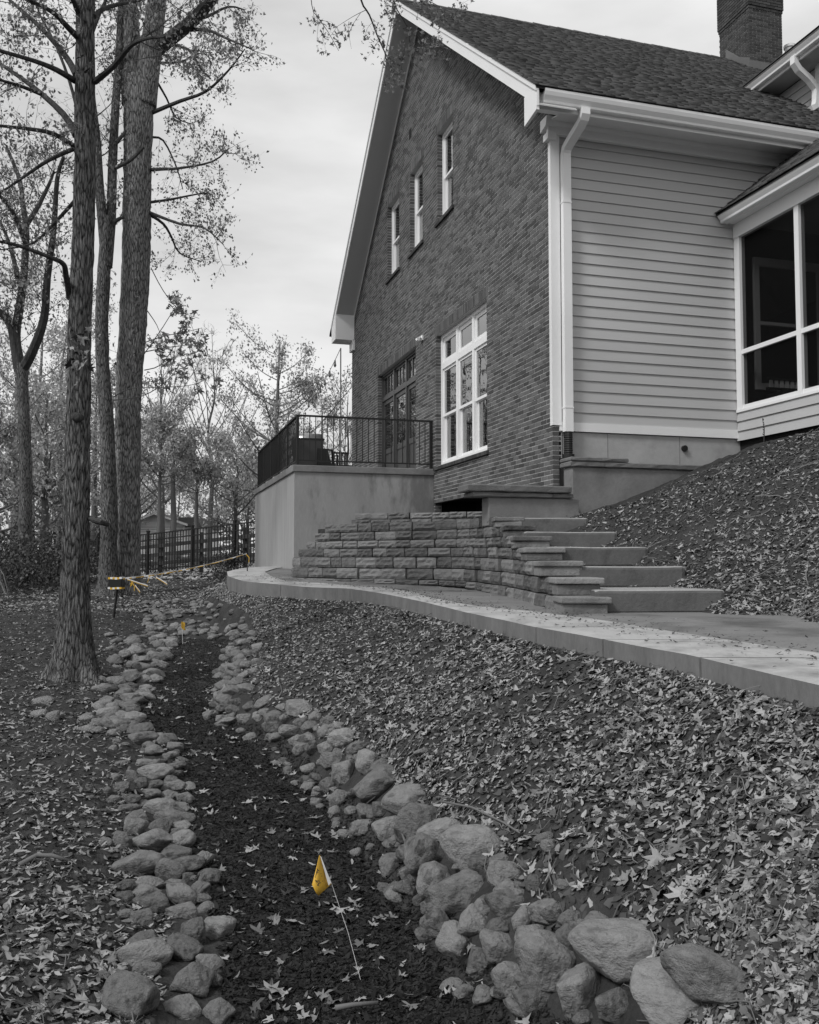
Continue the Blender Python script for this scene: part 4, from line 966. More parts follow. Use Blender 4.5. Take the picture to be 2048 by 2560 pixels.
# ================================================================== STONE STEPS
steps = thing('stone_steps', 'five wide weathered stone slab steps climbing to the landing wall', 'steps', (*xy(2.1, 8.5), 1.1))
SW_ = [7.8, 8.7, 9.5, 10.5, 11.2, 12.2]; SLU = [1483, 1430, 1366, 1308, 1288]; SRU = [1815, 1716, 1624, 1547, 1474]; STZ = [1.35, 1.55, 1.75, 1.945, 2.14]
def step_slab(k):
    w0 = SW_[k]; w1 = SW_[k + 1] + .25; s0 = (SLU[k] - 1024) / F_ * w0; s1 = (SRU[k] - 1024) / F_ * (w0 + .1); z1 = STZ[k]; z0 = z1 - .215
    V = []; Fc = []; nx = 24; rr = random.Random(k)
    prof_ = [(0.02, z0), (0.0, z0 + .03), (0.0, z1 - .03), (.008, z1 - .010), (.03, z1), (.3, z1 - .002), (w1 - w0, z1 - .004)]
    for i in range(nx + 1):
        q = i / nx; e = .015 if i in (0, nx) else 0
        for d, z in prof_:
            s_ = s0 + (s1 - s0) * q + (e if i == 0 else -e) ; x, y = xy(s_, w0 + .1 * q + d + rr.uniform(-.0015, .0015) + .006 * float(vnoise(s_ * 3 + k * 7, d * 4 + z * 5)) + (.015 if e and d < .05 else 0)); V.append((x, y, z + .004 * float(vnoise(s_ * 2.5 + k * 3, 1.)) - (.008 if e and z > z1 - .02 else 0)))
    m = len(prof_)
    for i in range(nx):
        for j in range(m - 1): Fc.append((i * m + j, (i + 1) * m + j, (i + 1) * m + j + 1, i * m + j + 1))
    nb = len(V)
    for i in (0, nx):
        q = i / nx; x, y = xy(s0 + (s1 - s0) * q, w0 + .1 * q + w1 - w0); V.append((x, y, z0))
    Fc.append(tuple(range(m))[::-1] + (nb,)); Fc.append(tuple(range(nx * m, nx * m + m)) + (nb + 1,))
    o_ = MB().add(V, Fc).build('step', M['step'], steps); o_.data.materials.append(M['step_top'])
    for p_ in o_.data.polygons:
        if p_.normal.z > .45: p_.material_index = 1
for k in range(5): step_slab(k)
# ================================================================== FIELD STONES lining the swale
def ico(sub):
    import bmesh
    bm = bmesh.new(); bmesh.ops.create_icosphere(bm, subdivisions=sub, radius=1); V = np.array([v.co[:] for v in bm.verts]); T = np.array([[v.index for v in f.verts] for f in bm.faces]); bm.free(); return V, T
IV, IT = ico(4); IV2, IT2 = ico(3)
def noise3(P, f, sd):
    return (vnoise(P[:, 0] * f + sd, P[:, 1] * f + sd * 1.7 + P[:, 2] * f * .7) + vnoise(P[:, 1] * f - sd, P[:, 2] * f + sd * 2.3) + vnoise(P[:, 2] * f + sd * .3, P[:, 0] * f - sd)) / 3
def rock_mesh(seed, V0, T0, ang):
    r = np.random.default_rng(seed); P = V0.copy()
    d = np.ones(len(P))
    for _ in range(int(10 + 10 * ang)):                        # cut flats
        n = r.normal(size=3); n /= np.linalg.norm(n); h = r.uniform(.55, .84); k = P @ n
        cut = np.where(k > 1e-6, h / np.maximum(k, 1e-6), 9); d = np.minimum(d, cut + (1 - ang) * .06)
    P = P * d[:, None] * 1.16
    P = P * (1 + .06 * noise3(P, 1.6, seed * 3.1)[:, None] + .045 * noise3(P, 4.2, seed * 5.7)[:, None] + .03 * noise3(P, 9, seed * 2.9)[:, None] + .02 * noise3(P, 18, seed * 1.9)[:, None])
    me = arr_mesh('stone', P, T0, True); me.materials.append(M['rock']); return me
ROCKS = [rock_mesh(i, IV, IT, (.8, 1., 1.)[i % 3]) for i in range(12)]
ROCKS2 = [rock_mesh(50 + i, IV2, IT2, .9) for i in range(10)]
def hit(u, v):
    q = ray(u, v); t = np.geomspace(1.2, 45, 900); P = _C[None] + q[None] * t[:, None]
    b = np.where(P[:, 2] < gz(P[:, 0], P[:, 1]))[0]
    return P[b[0]] if len(b) else None
LST = [(835,80,95,55),(650,130,110,45),(790,120,120,45),(725,150,90,35),(800,180,80,40),(800,240,150,60),(870,320,170,70),(850,375,200,70),(1025,365,100,65),(960,390,80,40),(930,440,120,60),(1070,425,130,55),(1030,475,80,55),(880,520,120,50),(1060,540,80,50),(800,590,85,80),(945,585,190,85),(1095,580,60,65),(705,610,60,45),(860,635,100,65),(1065,655,140,65),(930,660,130,60),(740,670,130,75),(660,690,60,60),(920,715,130,55),(1030,715,110,75),(1140,735,110,75),(695,740,90,60),(795,740,110,55),(795,800,150,75),(955,790,185,100),(1110,790,120,60),(830,860,160,100),(820,915,145,120),(1030,860,190,80),(1150,855,110,60),(975,905,150,100),(1100,915,160,90),(1090,945,100,60),(730,990,115,95),(900,1010,260,140),(1090,1010,180,130),(1080,1085,200,85),(845,1150,300,150),(1245,1115,120,100),(1140,1150,190,110),(1045,1185,160,125),(1290,1225,140,110),(1150,1225,80,80),(760,1275,130,90),(905,1270,175,90),(1090,1265,110,55),(1225,1290,130,100),(880,1345,220,100),(1090,1345,190,120),(1250,1350,110,70),(760,1340,110,70),(920,1400,230,80),(1120,1440,190,110),(1255,1420,125,75),(865,1480,155,120),(760,1455,100,60),(1340,1550,205,170),(1195,1570,180,180),(865,1640,250,150),(1130,1685,230,170),(825,1745,350,130),(1290,1765,180,150),(1170,1870,250,220),(800,1985,330,330),(1320,1870,100,100),(1105,2040,240,150),(1335,2060,190,170),(900,1800,150,100),(610,1830,100,60),(505,1920,80,80)]
RST = [(25,150,60,40),(60,170,70,45),(90,208,125,45),(140,240,80,50),(40,285,90,60),(165,295,100,85),(215,305,95,65),(80,325,100,85),(195,375,210,110),(30,375,60,60),(65,410,70,75),(160,460,70,55),(205,445,60,80),(300,435,145,100),(150,515,90,60),(230,520,95,95),(340,505,180,135),(430,530,150,60),(245,635,95,130),(365,610,155,140),(525,605,195,150),(300,675,60,50),(555,640,90,65),(405,695,135,135),(300,720,95,60),(645,680,140,90),(485,750,215,145),(740,705,70,50),(685,740,75,50),(660,790,155,95),(535,840,130,130),(700,840,90,90),(795,810,110,95),(870,830,90,70),(410,845,105,110),(920,860,60,60),(970,845,105,45),(465,920,145,110),(620,915,125,175),(750,895,135,75),(865,900,105,90),(555,985,100,100),(785,1000,190,175),(665,1055,120,125),(1060,965,320,190),(1365,1055,280,185),(745,1120,140,120),(900,1090,195,190),(1030,1135,140,140),(1240,1115,320,170),(920,1175,80,50)]
MST = [(1050,525,160,70),(975,515,80,40),(890,490,100,50),(815,515,80,50),(750,495,80,50),(690,520,90,50),(680,570,80,45),(720,570,80,50),(790,575,80,50),(860,565,90,50),(920,585,100,80),(920,615,90,60),(1000,570,90,60),(1130,560,80,50),(1190,585,90,50),(1060,595,80,60),(1110,615,90,60),(1010,630,110,70),(1230,620,90,55),(1170,640,90,60),(930,660,60,40),(1090,665,80,55),(1040,675,80,55),(1275,670,165,60),(1060,715,90,70),(1120,710,80,70),(1190,715,100,80),(1335,715,110,70),(1240,740,90,50),(800,430,110,50),(740,440,110,50),(700,470,90,50),(760,400,90,50),(690,410,90,45),(720,365,90,40),(790,365,90,40),(740,330,90,40),(800,315,80,40),(770,280,80,35),(820,260,80,35),(760,240,80,35),(780,205,70,30),(820,190,60,25),(850,235,70,30),(790,255,70,35),(835,345,70,35),(700,440,70,35),(650,500,70,40),(655,545,60,35)]
lrow = thing('stone_edging', 'loose field stones edging the dark mulch bed on its left side', 'stone edging', (*xy(-1.3, 6), .05))
rrow = thing('stone_edging', 'piled field stones edging the dark mulch bed on the slope side', 'stone edging', (*xy(-.3, 6), .05))
def place(u, v, pw, ph, parent, n):
    p = hit(u, v + ph * .30)
    if p is None: return
    d = np.dot(p - _C, _F); a = pw * d / F_ / 2 * 1.12
    th = math.atan2(HC - p[2], d); b = a * random.uniform(.75, .95)
    c = (ph * d / F_ / 2 * 1.2 - b * sin(th) * .55) / max(cos(th), .5); c = min(max(c * 1.15, a * .52), a * 1.0)
    me = random.choice(ROCKS if d < 9 else ROCKS2)
    z = p[2] + c * .42
    bx_, by_ = p[0] + sin(AZ) * b * .45, p[1] + cos(AZ) * b * .45
    inst('stone', me, parent, (bx_, by_, z), (random.uniform(-.25, .25), random.uniform(-.25, .25), random.uniform(-.5, .5) - AZ + (pi if random.random() < .5 else 0)), (a, b, c))
for x, y, a, b in LST: place(x / 2.4643, 1700 + y / 2.4643, a / 2.4643, b / 2.4643, lrow, 0)
for x, y, a, b in RST: place(800 + x / 1.3822, 1700 + y / 1.3822, a / 1.3822, b / 1.3822, rrow, 0)
for x, y, a, b in MST: place(200 + x / 1.9167, 1500 + y / 1.9167, a / 1.9167, b / 1.9167, rrow, 0)
# filler and far stones
def scatter_stones(parent, n, ws, side, width, smin, smax):
    for _ in range(n):
        w_ = random.uniform(*ws); 
        if side < 0: s_ = float(ip(_L, w_)) + .06 - abs(random.gauss(0, width))
        elif side > 0: s_ = float(ip(_R, w_)) - .05 + abs(random.gauss(0, width))
        else: s_ = random.uniform(float(ip(_L, w_)) - .4, float(ip(_R, w_)) + .2)
        x, y = xy(s_, w_); z = float(gz(x, y)); a = random.uniform(smin, smax)
        inst('stone', random.choice(ROCKS2), parent, (x, y, z + a * .12), (random.uniform(-.3, .3), random.uniform(-.3, .3), random.uniform(0, 6.28)), (a, a * random.uniform(.7, 1), a * random.uniform(.4, .65)))
scatter_stones(lrow, 170, (7.4, 13.3), -1, .40, .05, .13)
scatter_stones(lrow, 50, (4.5, 8), -1, .3, .035, .07)
scatter_stones(rrow, 80, (7.5, 13.6), 1, .22, .05, .12)
scatter_stones(rrow, 110, (3.0, 7.5), 1, .22, .03, .07)
far_s = thing('stone_check_dam', 'low bed of pale stones closing the far end of the mulch bed', 'stone bed', (*xy(-3.7, 15), .55))
scatter_stones(far_s, 240, (13.35, 18.0), 0, .5, .035, .10)
# ================================================================== LEAF LITTER, MULCH, STEMS
def leaf_proto(seed, curl=1., full=True):
    """withered lobed leaf: random lobes, folded along the midrib, curled along its length and crumpled"""
    r = np.random.default_rng(seed + 100); pol = [(-90, .15)]
    nl = 5 if full else 3
    for k in range(nl):
        a = -50 + 280 * (k + .5) / nl + r.uniform(-12, 12); h = 280 / nl / 2; tip = r.uniform(.38, .68) * (1.1 if k == nl // 2 else .92)
        pol += [(a - h * .9, r.uniform(.16, .3)), (a - h * .3, tip * r.uniform(.6, .8)), (a, tip), (a + h * .35, tip * r.uniform(.55, .8))]
    if not full:                         # torn, more or less oval piece
        el = r.uniform(.45, .9); pol = [(a + r.uniform(-10, 10), .42 * (1 if abs(sin(radians(a))) > .6 else el) * r.uniform(.65, 1.15)) for a in range(-90, 270, 40)]
    P = np.array([(0, 0)] + [(cos(radians(a)) * q, sin(radians(a)) * q) for a, q in pol]); x, y = P[:, 0], P[:, 1] - .1
    fa_, fb_ = r.uniform(.1, 1.25, 2) * curl; z = np.where(x > 0, np.abs(x) * np.sin(fa_), np.abs(x) * np.sin(fb_)); x2 = np.where(x > 0, x * np.cos(fa_), x * np.cos(fb_))
    kk = r.uniform(-2.2, 2.6) * curl; kk = kk if abs(kk) > .2 else .2; y2 = np.sin(kk * y) / kk; z = z + (1 - np.cos(kk * y)) / kk * np.sign(1)
    z = z + r.normal(0, .055, len(P)); 
    if r.random() < .35: z = -z
    V = np.stack([x2, y2, z * .8], 1); V[:, 2] -= np.percentile(V[:, 2], 25); n = len(pol)
    return V, np.array([(0, 1 + i, 1 + (i + 1) % n) for i in range(n)])
def frag_proto(seed):
    r = np.random.default_rng(seed); n = 4; V = []
    for i in range(n):
        q = i / (n - 1) - .5; wd = (.04 + .16 * (1 - abs(q) * 1.9)) * r.uniform(.5, 1.3); b = r.uniform(-.08, .08)
        V += [(q, b - wd, .16 * r.uniform(.1, 1) * (q * q * 3 - .1)), (q + r.uniform(-.08, .08), b + wd, .16 * r.uniform(.1, 1) * (q * q * 3))]
    T = []
    for i in range(n - 1): T += [(2 * i, 2 * i + 2, 2 * i + 3), (2 * i, 2 * i + 3, 2 * i + 1)]
    return np.array(V), np.array(T)
LEAFP = [leaf_proto(i, c) for i, c in enumerate((.3, .6, .9, .5, 1.1, .2, .75, .7, 1.0, .45, .85, 1.2, .35, .65))]
SMALLP = [leaf_proto(20 + i, c, False) for i, c in enumerate((.6, 1.1, .7, 1.2, .3, .9, .5, .8))]
FRAGP = [frag_proto(i) for i in range(8)]
def sample(n, wr, smin, smax, power=1.0):
    """random (s, w) between lateral limits (functions of w); w weighted towards the camera by power"""
    a, b = wr; q = RNG.random(n)
    w_ = a * (b / a) ** q if power > .5 else a + (b - a) * q
    lo = smin(w_); hi = smax(w_); s_ = lo + (hi - lo) * RNG.random(n); return s_, w_
def lay(s_, w_, lift=.012):
    x, y = xy(s_, w_); z = gz(x, y); nrm = gnorm(x, y); return np.stack([x, y, z + lift], 1), nrm
def jitter(nrm, k): n = nrm + RNG.normal(0, k, nrm.shape); n[:, 2] = np.abs(n[:, 2]) + .15; return n
def clump(s_, w_, thr, f=1.4):
    x, y = xy(s_, w_); return fbm(x * f + 3, y * f, 3) + RNG.uniform(-.35, .45, x.shape) > thr
fR0 = lambda w_: ip(_R, w_) + .25
fR1 = lambda w_: np.minimum(ip(_PE, w_) - .02, w_ * .52)
fL0 = lambda w_: np.maximum(-w_ * .6 - .7, -9 + 0 * w_)
fL1 = lambda w_: ip(_L, w_) - .25
LV = []; LT = []; n0 = 0
def push(V, T):
    global n0
    LV.append(V); LT.append(T + n0); n0 += len(V)
def flush(name, mat, parent, label, cat):
    global LV, LT, n0
    o = make(name, arr_mesh(name, np.concatenate(LV), np.concatenate(LT)), mat, parent); tag(o, label, cat, kind='stuff'); LV = []; LT = []; n0 = 0; return o
# right slope
def field(n, wr, lo, hi, protos, smin, smax, tilt, thr=-9, lift=.012, surf=None):
    s_, w_ = sample(n, wr, lo, hi)
    if thr > -5: k = clump(s_, w_, thr); s_, w_ = s_[k], w_[k]
    if surf is None: P, N = lay(s_, w_, lift)
    else: P, N = surf(s_, w_, lift)
    push(*scatter(protos, P, jitter(N, tilt), RNG.uniform(smin, smax, len(P)), RNG.uniform(0, 6.28, len(P))))
def surf_m(s_, w_, lift):
    x, y = xy(s_, w_); return np.stack([x, y, mound_z(x, y) + lift], 1), mound_norm(x, y)
fM0 = lambda w_: np.interp(w_, [3, 5.6, 6.5, 7.7, 8.7, 9.5, 10.5, 11.2, 12], [3.05, 2.95, 2.9, 2.6, 2.45, 2.35, 2.25, 2.1, 2.0])
fM1 = lambda w_: w_ * .47
field(3400, (2.2, 16), fR0, fR1, LEAFP, .03, .07, .32, -.4)
field(300, (3, 8), fR0, fR1, LEAFP, .07, .1, .25, -.1)
field(13000, (2.2, 17), fR0, fR1, SMALLP, .018, .055, .38, -.4)
field(9000, (2.2, 17), fR0, fR1, FRAGP, .015, .055, .35, -.3)
field(1800, (2.2, 18), fL0, fL1, LEAFP, .035, .08, .25, -.35)
field(9000, (2.2, 18), fL0, fL1, SMALLP, .018, .05, .3, -.5)
field(10000, (2.2, 18), fL0, fL1, FRAGP, .02, .06, .35)
field(8000, (16, 27), lambda w_: -w_ * .5, lambda w_: np.where(w_ < 24, ip(_PE, w_) - .1, -w_ * .12), SMALLP, .05, .1, .25)
field(1700, (4, 12), fM0, fM1, LEAFP, .04, .1, .28, -.05, surf=surf_m)
field(7000, (4, 12), fM0, fM1, SMALLP, .02, .06, .3, -.1, surf=surf_m)
field(6000, (4, 12), fM0, fM1, FRAGP, .02, .07, .35, -.3, surf=surf_m)
flush('leaf_litter', M['litter'], None, 'pale curled dead leaves scattered over the soil slopes', 'leaves')
field(9000, (25, 60), lambda w_: -w_ * .5, lambda w_: -w_ * .02, SMALLP, .12, .3, .25)
flush('lawn_leaves', M['litter_pale'], None, 'pale leaves covering the open ground beyond the fence', 'leaves')
# darker half-rotted litter below it
field(8000, (2.2, 16), fR0, fR1, SMALLP, .03, .08, .35, lift=.004)
field(7000, (2.2, 18), fL0, fL1, SMALLP, .03, .08, .35, -.25, lift=.004)
field(6000, (4, 12), fM0, fM1, SMALLP, .03, .08, .35, lift=.004, surf=surf_m)
flush('rotted_litter', M['litter_dark'], None, 'dark half-rotted leaves lying under the pale ones', 'leaves')
# mulch in the bed
bL = lambda w_: ip(_L, w_) - .05
bR = lambda w_: ip(_R, w_) + .1
field(60000, (2.2, 13.3), bL, bR, FRAGP, .010, .032, .5, lift=.006)
field(4000, (2.2, 9), bL, bR, FRAGP, .03, .07, .4, lift=.006)
flush('mulch', M['mulch'], None, 'dark shredded mulch filling the bed between the stones', 'mulch')
field(240, (2.6, 13.3), bL, bR, LEAFP, .05, .10, .22)
field(420, (2.2, 13.3), bL, bR, FRAGP, .02, .05, .25)
flush('bed_leaves', M['litter'], None, 'scattered pale leaves lying on the dark mulch bed', 'leaves')
# stems and twigs
def stems(n, wr, lo, hi, surf, lmin, lmax, r0=.0018):
    s_, w_ = sample(n, wr, lo, hi); P, N = surf(s_, w_, .015); m = MB()
    for p in P:
        L = random.uniform(lmin, lmax); a = random.uniform(0, 6.28); bend = random.uniform(-1.2, 1.2); pts = []; q = p.copy(); h = 0
        k = 4
        for i in range(k + 1):
            pts.append(q.copy()); a += bend / k + random.uniform(-.25, .25); q = q + np.array([cos(a), sin(a), 0]) * L / k
        for i, q in enumerate(pts):
            zz = (gz(q[0], q[1]) if surf is not surf_m else mound_z(q[0:1], q[1:2])[0]); q[2] = float(zz) + .012 + random.uniform(0, .035)
        m.tube(pts, [r0 * random.uniform(.7, 1.6)] * (k + 1), 3, False)
    return m
lay3 = lambda s_, w_, l_: lay(s_, w_, l_)
m1 = stems(520, (2.6, 12), fR0, fR1, lay3, .05, .24)
tag(m1.build('dry_stems', M['stick'], None), 'thin dry leaf stems and twigs tangled on the slope', 'twigs', kind='stuff')
m1 = stems(240, (2.6, 11), fL0, fL1, lay3, .05, .22)
tag(m1.build('dry_stems', M['stick'], None), 'thin dry twigs lying on the soil left of the bed', 'twigs', kind='stuff')
m1 = stems(260, (5, 12), fM0, fM1, surf_m, .1, .4, .003)
tag(m1.build('dry_stems', M['stick'], None), 'thin dry twigs lying on the soil mound', 'twigs', kind='stuff')
# 300 large single leaves, each a piece of the ground
lm = []
for V, T in LEAFP:
    # subdivide visually by adding a midrib fold
    me = arr_mesh('leaf', V, T); me.materials.append(M['dryleaf']); lm.append(me)
def single(s_, w_, size, surf=lay3, parent=ground, lift=.012, tilt=.16):
    P, N = surf(np.array([s_]), np.array([w_]), lift); nrm = Vector(jitter(N, tilt)[0]).normalized()
    e = nrm.to_track_quat('Z', 'Y'); e = e @ Vector((0, 0, 1)).rotation_difference(Vector((0, 0, 1)))
    from mathutils import Quaternion
    e = e @ Quaternion((0, 0, 1), random.uniform(0, 6.28)); o = inst('leaf', random.choice(lm), parent, P[0], e.to_euler(), (size, size, size)); return o
for i in range(130): s_, w_ = sample(1, (2.5, 9), fR0, fR1); single(s_[0], w_[0], random.uniform(.06, .1))
for i in range(60): s_, w_ = sample(1, (2.5, 9), fL0, fL1); single(s_[0], w_[0], random.uniform(.06, .1))
for i in range(60): s_, w_ = sample(1, (3.0, 12.5), bL, bR); single(s_[0], w_[0], random.uniform(.06, .09))
for i in range(50): s_, w_ = sample(1, (5, 10), fM0, fM1); single(s_[0], w_[0], random.uniform(.07, .12), surf_m, mound)
# leaves caught on the steps and the walkway
def flat_leaf(s_, w_, z, size, parent): x, y = xy(s_, w_); inst('leaf', random.choice(lm), parent, (x, y, z), (random.uniform(-.2, .2), random.uniform(-.2, .2), random.uniform(0, 6.28)), (size,) * 3)
for k in range(5):
    for _ in range(9):
        q = random.choice((random.uniform(0, .25), random.uniform(0, 1), random.uniform(.75, 1))); w_ = SW_[k + 1] - random.uniform(.02, .2)
        s0 = (SLU[k] - 1024) / F_ * SW_[k]; s1 = (SRU[k] - 1024) / F_ * SW_[k]; flat_leaf(s0 + (s1 - s0) * q, w_, STZ[k] + .012, random.uniform(.05, .1), steps)
for _ in range(46):
    w_ = random.uniform(4, 15); a = float(ip(_PE, w_)); s_ = a + random.uniform(.1, 1.5); flat_leaf(s_, w_, float(zpath(w_)) + .01, random.uniform(.03, .08), walk)
# crumbs of soil and leaf on the paving, thickest along the wall foot and the step backs
PV = []; 
for _ in range(1500):
    w_ = random.uniform(4, 15.5); a = float(ip(_PE, w_)); b = float(ip(_PI, w_)); s_ = a + (b - a) * (random.random() ** .6) + abs(random.gauss(0, .25)) * (random.random() < .6); PV.append((*xy(s_, w_), float(zpath(w_)) + .006))
for k in range(5):
    for _ in range(120):
        s0 = (SLU[k] - 1024) / F_ * SW_[k]; s1 = (SRU[k] - 1024) / F_ * SW_[k]; PV.append((*xy(random.uniform(s0, s1), SW_[k + 1] - abs(random.gauss(0, .12))), STZ[k] + .006))
PV = np.array(PV); push(*scatter(FRAGP + SMALLP, PV, np.tile([[0, 0, 1.]], (len(PV), 1)) + RNG.normal(0, .15, PV.shape), RNG.uniform(.012, .04, len(PV)), RNG.uniform(0, 6.28, len(PV)))); flush('paving_debris', M['litter_dark'], None, 'dark crumbs of soil and leaf on the walkway and steps', 'debris')
# a few single sticks
def stick(name, label, pts, r, mat=M['stick']):
    m = MB().tube(pts, [r * (1 - .5 * i / len(pts)) for i in range(len(pts))], 7); o = m.build(name, mat, None, True, origin=tuple(pts[0])); tag(o, label, 'stick'); return o
def gp_(u, v, dz=.02): p = hit(u, v); return np.array([p[0], p[1], p[2] + dz])
stick('fallen_stick', 'stout pale stick lying at the bottom edge of the mulch bed', [gp_(838, 2542, .03), gp_(880, 2538, .035), gp_(945, 2528, .03)], .010)
stick('fallen_stick', 'curved grey stick lying on the soil left of the stones', [gp_(50, 2172), gp_(90, 2160, .04), gp_(130, 2160, .04), gp_(175, 2164)], .014)
stick('fallen_stick', 'thin stick leaning against the right hand boulders', [gp_(1000, 2130, .12), gp_(1020, 2170, .09), gp_(1040, 2215, .02)], .006)
stick('fallen_stick', 'long bent stem on the slope above the boulders', [gp_(1100, 2028, .05), gp_(1180, 2050, .06), gp_(1260, 2085, .05), (gp_(1300, 2100, .03))], .006)
mp_ = lambda s_, w_, dz: np.array([*xy(s_, w_), float(mound_z(np.array([xy(s_, w_)[0]]), np.array([xy(s_, w_)[1]]))[0]) + dz])
stick('fallen_stick', 'dark stick lying across the soil mound at the right edge', [mp_(3.55, 8.3, .05), mp_(3.75, 8.35, .07), mp_(4.05, 8.45, .06)], .012)
stick('fallen_stick', 'pale forked stem lying low on the soil mound', [mp_(2.95, 8.0, .04), mp_(3.15, 8.05, .06), mp_(3.4, 8.2, .05)], .008)
# ================================================================== TREES
def cat_(u_, v_, d): return np.array(at_depth(u_, v_, d))
class Tree:
    def __init__(s): s.tr = MB(); s.br = MB(); s.tips = []
    def limb(s, pts, r0, r1, seg=7, bark=0, where='br', sub=3):
        P = np.array(pts, float)
        # Catmull-Rom style densification
        out_ = []
        n = len(P)
        for i in range(n - 1):
            p0, p1, p2, p3 = P[max(i - 1, 0)], P[i], P[i + 1], P[min(i + 2, n - 1)]
            for k in range(sub):
                t = k / sub; out_.append(.5 * ((2 * p1) + (-p0 + p2) * t + (2 * p0 - 5 * p1 + 4 * p2 - p3) * t * t + (-p0 + 3 * p1 - 3 * p2 + p3) * t ** 3))
        out_.append(P[-1]); q = len(out_)
        rad = [r0 + (r1 - r0) * (i / (q - 1)) for i in range(q)] if not hasattr(r0, '__len__') else list(np.interp(np.linspace(0, 1, q), np.linspace(0, 1, len(r0)), r0))
        (s.tr if where == 'tr' else s.br).tube(out_, rad, seg, True); return np.array(out_), rad
    def twigs(s, path, n, length, r, levels=2, up=.25, droop=0., t0=.25, leafn=5, spread=1.0):
        """side twigs along a path; tips collected for leaves"""
        P = np.array(path); m = len(P)
        for _ in range(n):
            t = t0 + (1 - t0) * random.random() ** .8; f = t * (m - 1); i = int(min(f, m - 2)); p = P[i] + (P[i + 1] - P[i]) * (f - i); d = P[i + 1] - P[i]; d = d / (np.linalg.norm(d) + 1e-9)
            rv = np.random.default_rng(random.randrange(1 << 30)).normal(size=3); side = rv - d * np.dot(rv, d); side /= np.linalg.norm(side) + 1e-9
            dr = d * random.uniform(.25, .9) + side * random.uniform(.5, 1.1) * spread + np.array([0, 0, up]); dr /= np.linalg.norm(dr)
            L = length * random.uniform(.45, 1.15); s.twig(p, dr, L, r * random.uniform(.6, 1.1), levels, droop, leafn)
    def twig(s, p, dr, L, r, levels, droop, leafn):
        pts = [p]; q = p.copy(); d = dr.copy(); k = 5
        for i in range(k):
            d = d + np.array([random.gauss(0, .16), random.gauss(0, .16), random.gauss(0, .13) - droop]); d /= np.linalg.norm(d); q = q + d * L / k; pts.append(q.copy())
        s.br.tube(pts, [r * (1 - .75 * i / k) for i in range(k + 1)], 4 if levels else 3, False)
        if levels > 0:
            for j in range(random.randint(3, 5)):
                i = random.randint(1, k - 1); rv = np.array([random.gauss(0, 1), random.gauss(0, 1), random.gauss(.2, .8)]); nd = (pts[i + 1] - pts[i]); nd = nd / np.linalg.norm(nd) * .8 + rv / np.linalg.norm(rv) * .8; nd /= np.linalg.norm(nd)
                s.twig(pts[i].copy(), nd, L * random.uniform(.4, .65), r * .5, levels - 1, droop, leafn)
        if levels <= 1:
            for j in range(leafn): i = random.randint(1, k); a = random.random(); s.tips.append(pts[i - 1] * (1 - a) + pts[i] * a + np.array([random.gauss(0, .03), random.gauss(0, .03), random.gauss(-.03, .03)]))
def leaf_mesh(name, tips, size, mat, parent, jit=.05, protos=None, mult=1):
    P = np.repeat(np.array(tips), mult, axis=0); P = P + RNG.normal(0, jit, P.shape); N = RNG.normal(0, 1, P.shape)
    kite = (np.array([(0, 0, 0), (.32, .5, .10), (0, 1.05, -.06), (-.32, .5, .10)]), np.array([(0, 1, 2), (0, 2, 3)]))
    V, T = scatter(protos or [kite], P, N, RNG.uniform(size * .65, size * 1.25, len(P)), RNG.uniform(0, 6.28, len(P)))
    return make(name, arr_mesh(name, V, T), mat, parent)
def bark_trunk(t, pix, d, wid, mat, name, parent, extra_top=None, flare=1.0, rough=.07, seg=72, step=.06):
    """trunk from picture points (u, v) and pixel widths at distance d, with furrowed bark"""
    C_ = [cat_(u_, v_, d) for u_, v_ in pix]; R_ = [w_ * d / F_ / 2 for w_ in wid]
    if extra_top: 
        for du, up_, rr in extra_top: C_.append(C_[-1] + np.array([*(np.array(xy(du, 0))), up_])); R_.append(rr)
    C_ = np.array(C_); D_ = np.r_[0, np.cumsum(np.linalg.norm(np.diff(C_, axis=0), axis=1))]; n = int(D_[-1] / step); tt = np.linspace(0, D_[-1], n)
    cx = np.stack([np.interp(tt, D_, C_[:, k]) for k in range(3)], 1); rr = np.interp(tt, D_, R_)
    for _ in range(6): cx[1:-1] = (cx[:-2] + 2 * cx[1:-1] + cx[2:]) / 4
    for _ in range(4): rr[1:-1] = (rr[:-2] + 2 * rr[1:-1] + rr[2:]) / 4
    th = np.arange(seg) * 2 * pi / seg; TH, TT = np.meshgrid(th, tt)
    sd = random.uniform(0, 50)
    ridge = np.abs(fbm(TH * 7.2 + sd + .9 * fbm(TH * 2, TT * 1.6, 2), TT * 2.6, 3)); lump = fbm(np.cos(TH) * 1.3 + sd, np.sin(TH) * 1.3 + TT * .9, 3)
    # make the furrow noise periodic by blending
    bl = np.clip((TH - 5.6) / .68, 0, 1); ridge = ridge * (1 - bl) + np.abs(fbm((TH - 2 * pi) * 7.2 + sd, TT * 2.6, 3)) * bl
    h = tt - tt[0]; fl = (1 + flare * .75 * np.exp(-h / .26)[:, None] * (1 + .55 * np.cos(TH * 5 + sd) * np.exp(-h / .3)[:, None]))
    RR = rr[:, None] * (1 - rough * .8 + rough * 2.6 * np.minimum(ridge * 1.6, .7) + .06 * lump) * fl
    V = np.stack([cx[:, 0:1] + RR * np.cos(TH), cx[:, 1:2] + RR * np.sin(TH), cx[:, 2:3] + 0 * RR], -1).reshape(-1, 3)
    ii = np.arange(n * seg).reshape(n, seg); Q = np.stack([ii[:-1], np.roll(ii, -1, 1)[:-1], np.roll(ii, -1, 1)[1:], ii[1:]], -1).reshape(-1, 4)
    make(name, arr_mesh(name, V, Q, True), mat, parent); return cx, rr
c1 = lambda x, y: (x / 2.45, y / 2.45)
